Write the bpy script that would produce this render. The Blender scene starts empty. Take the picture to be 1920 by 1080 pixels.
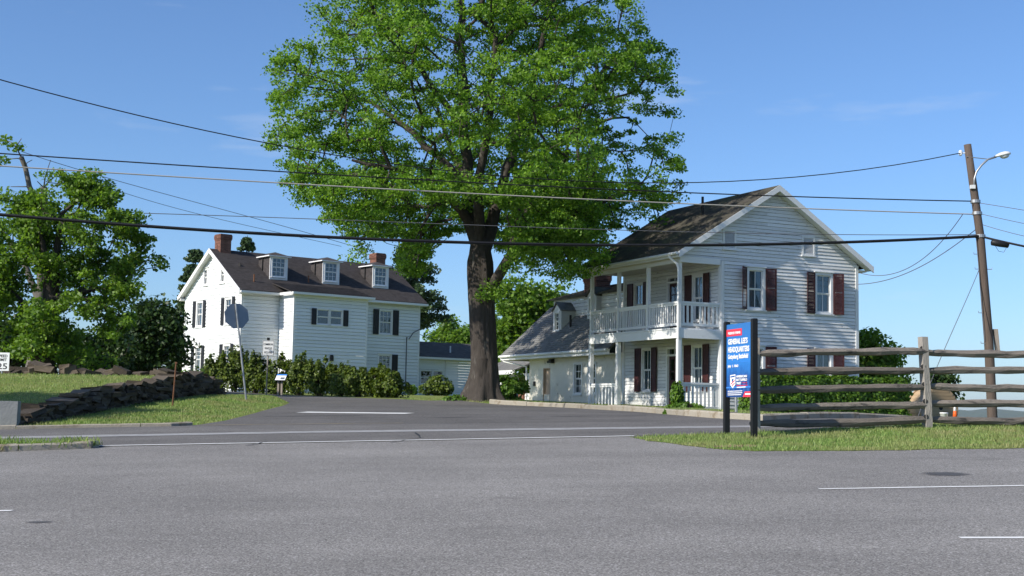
import bpy, math, random
import numpy as np
from mathutils import Vector, Matrix, noise as mnoise
from mathutils.geometry import delaunay_2d_cdt

# ------------------------------------------------------------------ camera, sky, sun, exposure
SC = bpy.context.scene
EYE = 1.38                       # eye height over the car park
FPX = 2500.0                     # focal length in photo pixels (1920 wide)
PITCH = math.atan(228 / FPX)
ROLL = 0.018
_F = Vector((0, math.cos(PITCH), math.sin(PITCH)))
_R0 = Vector((1, 0, 0)); _U0 = Vector((0, -math.sin(PITCH), math.cos(PITCH)))
_R = _R0 * math.cos(ROLL) + _U0 * math.sin(ROLL)
_U = -_R0 * math.sin(ROLL) + _U0 * math.cos(ROLL)
cam_d = bpy.data.cameras.new('camera'); cam = bpy.data.objects.new('camera', cam_d)
SC.collection.objects.link(cam); SC.camera = cam
cam_d.sensor_width = 36; cam_d.lens = FPX / 1920 * 36; cam_d.clip_end = 40000; cam_d.clip_start = 0.1
cam.matrix_world = Matrix(((_R.x, _U.x, -_F.x, 0), (_R.y, _U.y, -_F.y, 0), (_R.z, _U.z, -_F.z, EYE), (0, 0, 0, 1)))

SUN_AZ = math.radians(54)        # sun is behind and to the left of the camera
SUN_EL = math.radians(35)
TO_SUN = Vector((-math.sin(SUN_AZ) * math.cos(SUN_EL), -math.cos(SUN_AZ) * math.cos(SUN_EL), math.sin(SUN_EL)))
W = bpy.data.worlds.new('World'); SC.world = W; W.use_nodes = True
_nt = W.node_tree
sky = _nt.nodes.new('ShaderNodeTexSky'); sky.sky_type = 'NISHITA'; sky.sun_disc = False
sky.sun_elevation = SUN_EL; sky.sun_rotation = math.radians(180) + SUN_AZ
sky.altitude = 800; sky.air_density = 1.0; sky.dust_density = 1.5; sky.ozone_density = 8
_tc = _nt.nodes.new('ShaderNodeTexCoord'); _mp = _nt.nodes.new('ShaderNodeMapping'); _mp.inputs['Scale'].default_value = (1.6, 1.6, 9); _mp.inputs['Rotation'].default_value = (0.12, 0.2, 0.4)
_cn = _nt.nodes.new('ShaderNodeTexNoise'); _cn.inputs['Scale'].default_value = 2.6; _cn.inputs['Detail'].default_value = 7; _cn.inputs['Roughness'].default_value = 0.62
_cr = _nt.nodes.new('ShaderNodeMapRange'); _cr.inputs['From Min'].default_value = 0.585; _cr.inputs['From Max'].default_value = 0.80; _cr.inputs['To Max'].default_value = 0.34
_cm = _nt.nodes.new('ShaderNodeMix'); _cm.data_type = 'RGBA'; _cm.inputs[7].default_value = (4.6, 5.0, 5.5, 1)      # faint high cloud all over the sky
_nt.links.new(_tc.outputs['Generated'], _mp.inputs[0]); _nt.links.new(_mp.outputs[0], _cn.inputs['Vector']); _nt.links.new(_cn.outputs['Fac'], _cr.inputs['Value'])
_nt.links.new(_cr.outputs[0], _cm.inputs[0]); _nt.links.new(sky.outputs[0], _cm.inputs[6]); _nt.links.new(_cm.outputs[2], _nt.nodes['Background'].inputs[0])
_nt.nodes['Background'].inputs[1].default_value = 0.131
sun_d = bpy.data.lights.new('sun', 'SUN'); sun = bpy.data.objects.new('sun', sun_d)
SC.collection.objects.link(sun)
sun_d.energy = 4.6; sun_d.angle = math.radians(0.53); sun_d.color = (1, 0.93, 0.82)
sun.rotation_mode = 'QUATERNION'; sun.rotation_quaternion = (-TO_SUN).to_track_quat('-Z', 'Y')
sun.location = (-30, -20, 40)
SC.view_settings.view_transform = 'Standard'; SC.view_settings.look = 'None'
SC.view_settings.exposure = 0.35; SC.view_settings.gamma = 1.0; SC.view_settings.use_curve_mapping = False
SC.render.engine = 'CYCLES'; SC.cycles.use_denoising = True
SC.cycles.max_bounces = 6; SC.cycles.transparent_max_bounces = 12
SC.cycles.diffuse_bounces = 3; SC.cycles.glossy_bounces = 3; SC.cycles.transmission_bounces = 4

RNG = np.random.default_rng(11); random.seed(11)
COL = SC.collection

# ------------------------------------------------------------------ pixel rays and terrain
def ray(u, v):
    return _F + _R * ((u - 960) / FPX) + _U * ((540 - v) / FPX)
def at(u, v, Y):
    d = ray(u, v); k = Y / d.y
    return Vector((d.x * k, Y, EYE + d.z * k))
def sstep(a, b, x):
    t = np.clip((np.asarray(x, float) - a) / (b - a), 0, 1); return t * t * (3 - 2 * t)
_KY = np.array([-400, -30, 0, 27, 35, 47, 52, 78, 110, 180, 400, 1500, 12000], float)
_KZ = np.array([-6, -1.2, 0, 1.08, 1.32, 1.50, 1.64, 2.13, 2.3, 0.5, -10, -40, -60], float)
_YF = np.arange(-400, 600, 0.5); _ZF = np.interp(_YF, _KY, _KZ)
_k = np.hanning(13); _k /= _k.sum(); _ZF[6:-6] = np.convolve(_ZF, _k, 'same')[6:-6]
WALLX = -10.45
def g(x, y):
    """height of the ground (world z) at x, y"""
    x = np.asarray(x, float); y = np.asarray(y, float)
    z = np.where(y < 590, np.interp(y, _YF, _ZF), np.interp(y, _KY, _KZ))
    b = 0.0267 * (1 - 0.85 * sstep(27, 45, y)) * (1 - sstep(45, 70, y))
    xl = np.clip(x, -26, 8)
    z = z + b * xl + 0.012 * np.clip(x - 8, 0, 20) * (1 - sstep(22, 27, y))
    z = z - 0.072 * np.clip(x - 6, 0, 10) * sstep(25, 36, y) * (1 - 0.25 * sstep(50, 70, y))
    z = z - 0.75 * sstep(13, 20, x) * sstep(54, 66, y)
    z = z - 9 * sstep(76, 150, y) * sstep(10, 32, x)
    # lawn bank retained by the stone wall on the left, and the verge before it
    L = np.interp(y, [27.5, 30, 36, 45, 56, 72], [0, 0.16, 0.42, 0.86, 0.7, 0.0])
    wdt = 0.3 + 7 * sstep(46, 58, y)
    z = z + L * (1 - sstep(WALLX - 0.35 - wdt, WALLX - 0.25, x))
    V = np.interp(y, [28, 34, 44, 50, 56], [0, 0.07, 0.22, 0.16, 0])
    z = z + V * sstep(WALLX - 1, WALLX, x) * (1 - sstep(-8.9, -7.0, x))
    # low mound under the big tree and the corner lawn
    z = z + 0.13 * np.exp(-(((x + 1.0) / 2.2) ** 2 + ((y - 50.6) / 2.2) ** 2))
    return z
def gz(x, y): return float(g(x, y))
def gp(u, v, y0=6, y1=90):
    """where the ray through a photo pixel meets the ground"""
    d = ray(u, v); d = d / d.y
    ys = np.linspace(y0, y1, 1500)
    h = EYE + d.z * ys - g(d.x * ys, ys)
    i = np.argmax(h < 0) if (h < 0).any() else len(ys) - 1
    return Vector((d.x * ys[i], ys[i], gz(d.x * ys[i], ys[i])))

# ------------------------------------------------------------------ object helpers
def link(o): COL.objects.link(o); return o
def tag(o, label=None, cat=None, group=None, kind=None):
    if label: o['label'] = label
    if cat: o['category'] = cat
    if group: o['group'] = group
    if kind: o['kind'] = kind
    return o
def thing(name, label, cat, loc=(0, 0, 0), rz=0.0, group=None):
    o = link(bpy.data.objects.new(name, None)); o.empty_display_size = 0.2
    o.location = loc; o.rotation_euler = (0, 0, rz)
    return tag(o, label, cat, group)
def obj(name, me, mat=None, parent=None):
    o = link(bpy.data.objects.new(name, me))
    if mat is not None and not me.materials: me.materials.append(mat)
    if parent is not None: o.parent = parent
    return o
def fast_mesh(name, V, F, smooth=False):
    """V (n,3), F (m,k) arrays -> mesh"""
    V = np.asarray(V, np.float32); F = np.asarray(F, np.int32)
    me = bpy.data.meshes.new(name); me.vertices.add(len(V)); me.vertices.foreach_set('co', V.ravel())
    k = F.shape[1]; me.loops.add(F.size); me.loops.foreach_set('vertex_index', F.ravel())
    me.polygons.add(len(F)); me.polygons.foreach_set('loop_start', np.arange(0, F.size, k, dtype=np.int32))
    me.polygons.foreach_set('loop_total', np.full(len(F), k, np.int32))
    if smooth: me.polygons.foreach_set('use_smooth', np.ones(len(F), bool))
    me.update(calc_edges=True); return me
class MB:
    """collects boxes, tubes and prisms into one mesh"""
    def __init__(s): s.v = []; s.f = []
    def poly(s, pts, faces):
        n = len(s.v); s.v += [tuple(p) for p in pts]; s.f += [[i + n for i in f] for f in faces]; return s
    def box(s, x0, x1, y0, y1, z0, z1, T=None):
        p = [Vector(c) for c in ((x0,y0,z0),(x1,y0,z0),(x1,y1,z0),(x0,y1,z0),(x0,y0,z1),(x1,y0,z1),(x1,y1,z1),(x0,y1,z1))]
        if T is not None: p = [T @ q for q in p]
        return s.poly(p, [(0,3,2,1),(4,5,6,7),(0,1,5,4),(1,2,6,5),(2,3,7,6),(3,0,4,7)])
    def hexa(s, p): return s.poly(p, [(0,3,2,1),(4,5,6,7),(0,1,5,4),(1,2,6,5),(2,3,7,6),(3,0,4,7)])
    def tube(s, pts, rad, n=8, cap=True, jitter=0.0):
        pts = [Vector(p) for p in pts]; m = len(pts)
        if not hasattr(rad, '__len__'): rad = [rad] * m
        base = len(s.v); up = None
        for i, p in enumerate(pts):
            t = (pts[min(i + 1, m - 1)] - pts[max(i - 1, 0)]).normalized()
            if up is None:
                up = Vector((0, 0, 1)) if abs(t.z) < 0.9 else Vector((1, 0, 0))
            a = t.cross(up).normalized(); b = a.cross(t).normalized(); up = b
            for k in range(n):
                w = 2 * math.pi * k / n; r = rad[i] * (1 + (random.uniform(-jitter, jitter) if jitter else 0))
                s.v.append(tuple(p + a * (math.cos(w) * r) + b * (math.sin(w) * r)))
        for i in range(m - 1):
            for k in range(n):
                q = base + i * n; s.f.append([q + k, q + (k + 1) % n, q + n + (k + 1) % n, q + n + k])
        if cap:
            s.f.append([base + k for k in range(n)][::-1]); s.f.append([base + (m - 1) * n + k for k in range(n)])
        return s
    def lathe(s, prof, n=16, T=None):
        """prof: list of (r, z) revolved round z"""
        base = len(s.v); T = T or Matrix()
        for r, z in prof:
            for k in range(n):
                w = 2 * math.pi * k / n; s.v.append(tuple(T @ Vector((r * math.cos(w), r * math.sin(w), z))))
        for i in range(len(prof) - 1):
            for k in range(n):
                q = base + i * n; s.f.append([q + k, q + (k + 1) % n, q + n + (k + 1) % n, q + n + k])
        s.f.append([base + k for k in range(n)][::-1]); s.f.append([base + (len(prof) - 1) * n + k for k in range(n)])
        return s
    def prism(s, outline, y0, y1, T=None):
        """outline: (x, z) points, extruded along y"""
        n = len(outline); T = T or Matrix()
        p = [T @ Vector((x, y0, z)) for x, z in outline] + [T @ Vector((x, y1, z)) for x, z in outline]
        f = [list(range(n)), list(range(n, 2 * n))[::-1]] + [[i, i + n, (i + 1) % n + n, (i + 1) % n][::-1] for i in range(n)]
        return s.poly(p, f)
    def mesh(s, name, smooth=False):
        me = bpy.data.meshes.new(name); me.from_pydata(s.v, [], s.f)
        if smooth: me.polygons.foreach_set('use_smooth', [True] * len(me.polygons))
        me.update(); return me
    def build(s, name, mat, parent=None, smooth=False): return obj(name, s.mesh(name, smooth), mat, parent)

# ------------------------------------------------------------------ materials
def _ramp(nt, fac, stops):
    r = nt.nodes.new('ShaderNodeValToRGB'); e = r.color_ramp.elements
    while len(e) < len(stops): e.new(0.5)
    for el, (p, c) in zip(e, stops): el.position = p; el.color = (*c, 1) if len(c) == 3 else c
    nt.links.new(fac, r.inputs[0]); return r.outputs[0]
def _noise(nt, vec, scale, detail=5, rough=0.6):
    n = nt.nodes.new('ShaderNodeTexNoise'); n.inputs['Scale'].default_value = scale
    n.inputs['Detail'].default_value = detail; n.inputs['Roughness'].default_value = rough
    if vec is not None: nt.links.new(vec, n.inputs['Vector'])
    return n.outputs['Fac']
def _mix(nt, fac, a, b, mode='MIX'):
    m = nt.nodes.new('ShaderNodeMix'); m.data_type = 'RGBA'; m.blend_type = mode
    for s, v in ((m.inputs[0], fac), (m.inputs[6], a), (m.inputs[7], b)):
        if hasattr(v, 'is_linked'): nt.links.new(v, s)
        elif hasattr(v, '__len__'): s.default_value = (*v, 1)
        else: s.default_value = v
    return m.outputs[2]
def _map(nt, vec, scale):
    m = nt.nodes.new('ShaderNodeMapping'); m.inputs['Scale'].default_value = scale
    nt.links.new(vec, m.inputs['Vector']); return m.outputs[0]
def _coord(nt, which='Object'):
    return nt.nodes.new('ShaderNodeTexCoord').outputs[which]
def _scale(nt, col, f0, f1, fac):
    """multiply a colour by f0..f1 along fac (0..1)"""
    mr = nt.nodes.new('ShaderNodeMapRange'); mr.inputs['To Min'].default_value = f0; mr.inputs['To Max'].default_value = f1
    nt.links.new(fac, mr.inputs['Value'])
    c = nt.nodes.new('ShaderNodeCombineColor')
    for i in range(3): nt.links.new(mr.outputs[0], c.inputs[i])
    return _mix(nt, 1.0, col, c.outputs[0], 'MULTIPLY')
def new_mat(name):
    m = bpy.data.materials.new(name); m.use_nodes = True
    return m, m.node_tree, m.node_tree.nodes['Principled BSDF']
def mat(name, col, rough=0.75, var=0.2, scale=3.0, bump=0.0, bscale=40.0, spec=0.3, rand=0.0, stretch=(1, 1, 1), metal=0.0, dirt=None):
    m, nt, p = new_mat(name)
    vec = _map(nt, _coord(nt), stretch)
    n = _noise(nt, vec, scale)
    c = _mix(nt, n, tuple(x * (1 - var) for x in col), tuple(min(1, x * (1 + var)) for x in col))
    if dirt:                       # (colour, scale, low, high): stains of their own shape
        d = _ramp(nt, _noise(nt, vec, dirt[1], 8, 0.7), [(dirt[2], (0, 0, 0)), (dirt[3], (1, 1, 1))])
        c = _mix(nt, d, c, dirt[0])
    if rand:
        oi = nt.nodes.new('ShaderNodeObjectInfo'); c = _scale(nt, c, 1 - rand, 1 + rand, oi.outputs['Random'])
    nt.links.new(c, p.inputs['Base Color'])
    p.inputs['Roughness'].default_value = rough; p.inputs['Specular IOR Level'].default_value = spec
    p.inputs['Metallic'].default_value = metal
    if bump:
        b = nt.nodes.new('ShaderNodeBump'); b.inputs['Strength'].default_value = bump; b.inputs['Distance'].default_value = 0.02
        nt.links.new(_noise(nt, vec, bscale), b.inputs['Height']); nt.links.new(b.outputs[0], p.inputs['Normal'])
    return m
def leaf_mat(name, dark, light, trans=0.35, back=1.15, patch=None):
    m, nt, p = new_mat(name)
    ge = nt.nodes.new('ShaderNodeNewGeometry')
    c = _mix(nt, ge.outputs['Random Per Island'], dark, light)
    if patch: c = _mix(nt, _ramp(nt, _noise(nt, _coord(nt), patch[1], 5, .65), [(.44, (0, 0, 0)), (.64, (1, 1, 1))]), c, patch[0])
    nt.links.new(c, p.inputs['Base Color']); p.inputs['Roughness'].default_value = 0.5; p.inputs['Specular IOR Level'].default_value = 0.35
    t = nt.nodes.new('ShaderNodeBsdfTranslucent'); nt.links.new(_mix(nt, 1.0, c, (back, back * 1.05, 0.55), 'MULTIPLY'), t.inputs[0])
    mx = nt.nodes.new('ShaderNodeMixShader'); mx.inputs[0].default_value = trans
    nt.links.new(p.outputs[0], mx.inputs[1]); nt.links.new(t.outputs[0], mx.inputs[2])
    nt.links.new(mx.outputs[0], nt.nodes['Material Output'].inputs[0]); return m
def asphalt(name, base, speck, wear_scale=0.35, stain=True):
    m, nt, p = new_mat(name); vec = _coord(nt)
    fine = _noise(nt, vec, 62, 3, 0.85); mid = _noise(nt, vec, 16, 2, 0.6); big = _noise(nt, vec, wear_scale, 6, 0.6)
    c = _mix(nt, _ramp(nt, fine, [(0.38, (0, 0, 0)), (0.62, (1, 1, 1))]), tuple(x * 0.36 for x in base), tuple(x * 1.6 for x in base))
    vo = nt.nodes.new('ShaderNodeTexVoronoi'); vo.inputs['Scale'].default_value = 80; nt.links.new(vec, vo.inputs['Vector'])
    sp = _ramp(nt, vo.outputs['Color'], [(0.74, (0, 0, 0)), (0.9, (0.8, 0.8, 0.8))])
    c = _mix(nt, sp, c, speck)
    c = _scale(nt, c, 0.85, 1.15, mid)
    c = _scale(nt, c, 0.55, 1.42, big)
    st = _noise(nt, _map(nt, vec, (0.25, 1.6, 1)), 0.5, 4, 0.6)      # wheel-polished bands along x
    c = _scale(nt, c, 0.72, 1.24, st)
    if stain:
        d = _ramp(nt, _noise(nt, vec, 0.9, 5, 0.55), [(0.66, (0, 0, 0)), (0.74, (1, 1, 1))])
        c = _mix(nt, _mix(nt, 0.35, (0, 0, 0), d), c, tuple(x * 0.45 for x in base))
    nt.links.new(c, p.inputs['Base Color']); p.inputs['Roughness'].default_value = 0.9; p.inputs['Specular IOR Level'].default_value = 0.25
    b = nt.nodes.new('ShaderNodeBump'); b.inputs['Strength'].default_value = 0.55; b.inputs['Distance'].default_value = 0.012
    nt.links.new(fine, b.inputs['Height']); nt.links.new(b.outputs[0], p.inputs['Normal'])
    return m
def siding_mat(name, col, chip, lo, hi, rand=0.05):
    """painted boards: long streaks, flaked paint"""
    m, nt, p = new_mat(name); vec = _coord(nt)
    oi = nt.nodes.new('ShaderNodeObjectInfo')
    ad = nt.nodes.new('ShaderNodeVectorMath'); ad.operation = 'ADD'; nt.links.new(vec, ad.inputs[0])
    sc = nt.nodes.new('ShaderNodeVectorMath'); sc.operation = 'SCALE'; sc.inputs['Scale'].default_value = 37
    nt.links.new(oi.outputs['Location'], sc.inputs[0]); nt.links.new(sc.outputs[0], ad.inputs[1]); vec = ad.outputs[0]
    st = _noise(nt, _map(nt, vec, (1, 1, 14)), 2.2, 6, 0.65)
    c = _mix(nt, st, tuple(x * 0.86 for x in col), tuple(min(0.9, x * 1.05) for x in col))
    d = _ramp(nt, _noise(nt, _map(nt, vec, (1, 1, 7)), 3.3, 9, 0.72), [(lo, (0, 0, 0)), (hi, (1, 1, 1))])
    c = _mix(nt, d, c, chip)
    c = _scale(nt, c, 1 - rand, 1 + rand, oi.outputs['Random'])
    nt.links.new(c, p.inputs['Base Color']); p.inputs['Roughness'].default_value = 0.62; p.inputs['Specular IOR Level'].default_value = 0.3
    b = nt.nodes.new('ShaderNodeBump'); b.inputs['Strength'].default_value = 0.25; b.inputs['Distance'].default_value = 0.01
    nt.links.new(_noise(nt, _map(nt, vec, (3, 3, 30)), 5, 5), b.inputs['Height']); nt.links.new(b.outputs[0], p.inputs['Normal'])
    return m
def glass_mat(name, tint=(0.55, 0.62, 0.66), gloss=0.07):
    m, nt, p = new_mat(name); nt.nodes.remove(p)
    tr = nt.nodes.new('ShaderNodeBsdfTransparent'); tr.inputs[0].default_value = (*tint, 1)
    gl = nt.nodes.new('ShaderNodeBsdfGlossy'); gl.inputs['Roughness'].default_value = 0.03; EDGE = 0.55
    gl.inputs[0].default_value = (0.9, 0.95, 1, 1)
    b = nt.nodes.new('ShaderNodeBump'); b.inputs['Strength'].default_value = 0.05; b.inputs['Distance'].default_value = 0.05
    nt.links.new(_noise(nt, _coord(nt), 2.0, 2), b.inputs['Height']); nt.links.new(b.outputs[0], gl.inputs['Normal'])
    fr = nt.nodes.new('ShaderNodeLayerWeight'); fr.inputs[0].default_value = 0.25
    mr = nt.nodes.new('ShaderNodeMapRange'); mr.inputs['To Min'].default_value = gloss; mr.inputs['To Max'].default_value = EDGE
    nt.links.new(fr.outputs['Fresnel'], mr.inputs['Value'])
    mx = nt.nodes.new('ShaderNodeMixShader'); nt.links.new(mr.outputs[0], mx.inputs[0])
    nt.links.new(tr.outputs[0], mx.inputs[1]); nt.links.new(gl.outputs[0], mx.inputs[2])
    nt.links.new(mx.outputs[0], nt.nodes['Material Output'].inputs[0]); return m
def shingle_mat(name, col, light, sx, sy, moss=None):
    m, nt, p = new_mat(name); vec = _coord(nt, 'UV') if False else _coord(nt)
    n1 = _noise(nt, vec, 1.1, 6, 0.65); n2 = _noise(nt, vec, 22, 3, 0.7)
    c = _mix(nt, n1, col, light); c = _scale(nt, c, 0.6, 1.4, n2)
    vo = nt.nodes.new('ShaderNodeTexVoronoi'); vo.inputs['Scale'].default_value = 4.5
    nt.links.new(_map(nt, vec, (1, 1, 2.2)), vo.inputs['Vector'])
    c = _scale(nt, c, 0.78, 1.2, vo.outputs['Color'])
    if moss:
        d = _ramp(nt, _noise(nt, vec, 0.8, 8, 0.7), [(0.5, (0, 0, 0)), (0.62, (1, 1, 1))]); c = _mix(nt, d, c, moss)
    nt.links.new(c, p.inputs['Base Color']); p.inputs['Roughness'].default_value = 0.92; p.inputs['Specular IOR Level'].default_value = 0.2
    b = nt.nodes.new('ShaderNodeBump'); b.inputs['Strength'].default_value = 0.5; b.inputs['Distance'].default_value = 0.015
    nt.links.new(n2, b.inputs['Height']); nt.links.new(b.outputs[0], p.inputs['Normal']); return m
def ground_mat():
    m, nt, p = new_mat('grass ground'); vec = _coord(nt)
    c = _mix(nt, _noise(nt, vec, 0.35, 6, 0.6), (0.135, 0.190, 0.040), (0.235, 0.255, 0.085))
    c = _scale(nt, c, 0.6, 1.35, _noise(nt, vec, 14, 4, 0.75))
    d = _ramp(nt, _noise(nt, vec, 1.3, 5, 0.6), [(0.60, (0, 0, 0)), (0.72, (1, 1, 1))])
    c = _mix(nt, _mix(nt, 0.6, (0, 0, 0), d), c, (0.29, 0.25, 0.12))
    nt.links.new(c, p.inputs['Base Color']); p.inputs['Roughness'].default_value = 0.95; p.inputs['Specular IOR Level'].default_value = 0.1
    b = nt.nodes.new('ShaderNodeBump'); b.inputs['Strength'].default_value = 0.8; b.inputs['Distance'].default_value = 0.05
    nt.links.new(_noise(nt, vec, 18, 4, 0.8), b.inputs['Height']); nt.links.new(b.outputs[0], p.inputs['Normal']); return m
def stain_mat(name, c, r, col):
    """soft-edged oil stain round c"""
    m, nt, p = new_mat(name); vec = _coord(nt); mp = nt.nodes.new('ShaderNodeMapping'); mp.vector_type = 'TEXTURE'
    mp.inputs['Location'].default_value = (*c, 0); mp.inputs['Scale'].default_value = (*r, 50); nt.links.new(vec, mp.inputs['Vector'])
    ln = nt.nodes.new('ShaderNodeVectorMath'); ln.operation = 'LENGTH'; nt.links.new(mp.outputs[0], ln.inputs[0])
    ad = nt.nodes.new('ShaderNodeMath'); ad.operation = 'MULTIPLY_ADD'; nt.links.new(_noise(nt, vec, 5, 6, .7), ad.inputs[0]); ad.inputs[1].default_value = 0.7; nt.links.new(ln.outputs['Value'], ad.inputs[2])
    f = _ramp(nt, ad.outputs[0], [(0.75, (0.75, 0.75, 0.75)), (1.15, (0, 0, 0))])
    nt.links.new(_scale(nt, (*col,), .7, 1.3, _noise(nt, vec, 85, 4, .8)), p.inputs['Base Color']); p.inputs['Roughness'].default_value = .8
    nt.links.new(f, p.inputs['Alpha']); return m
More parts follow.
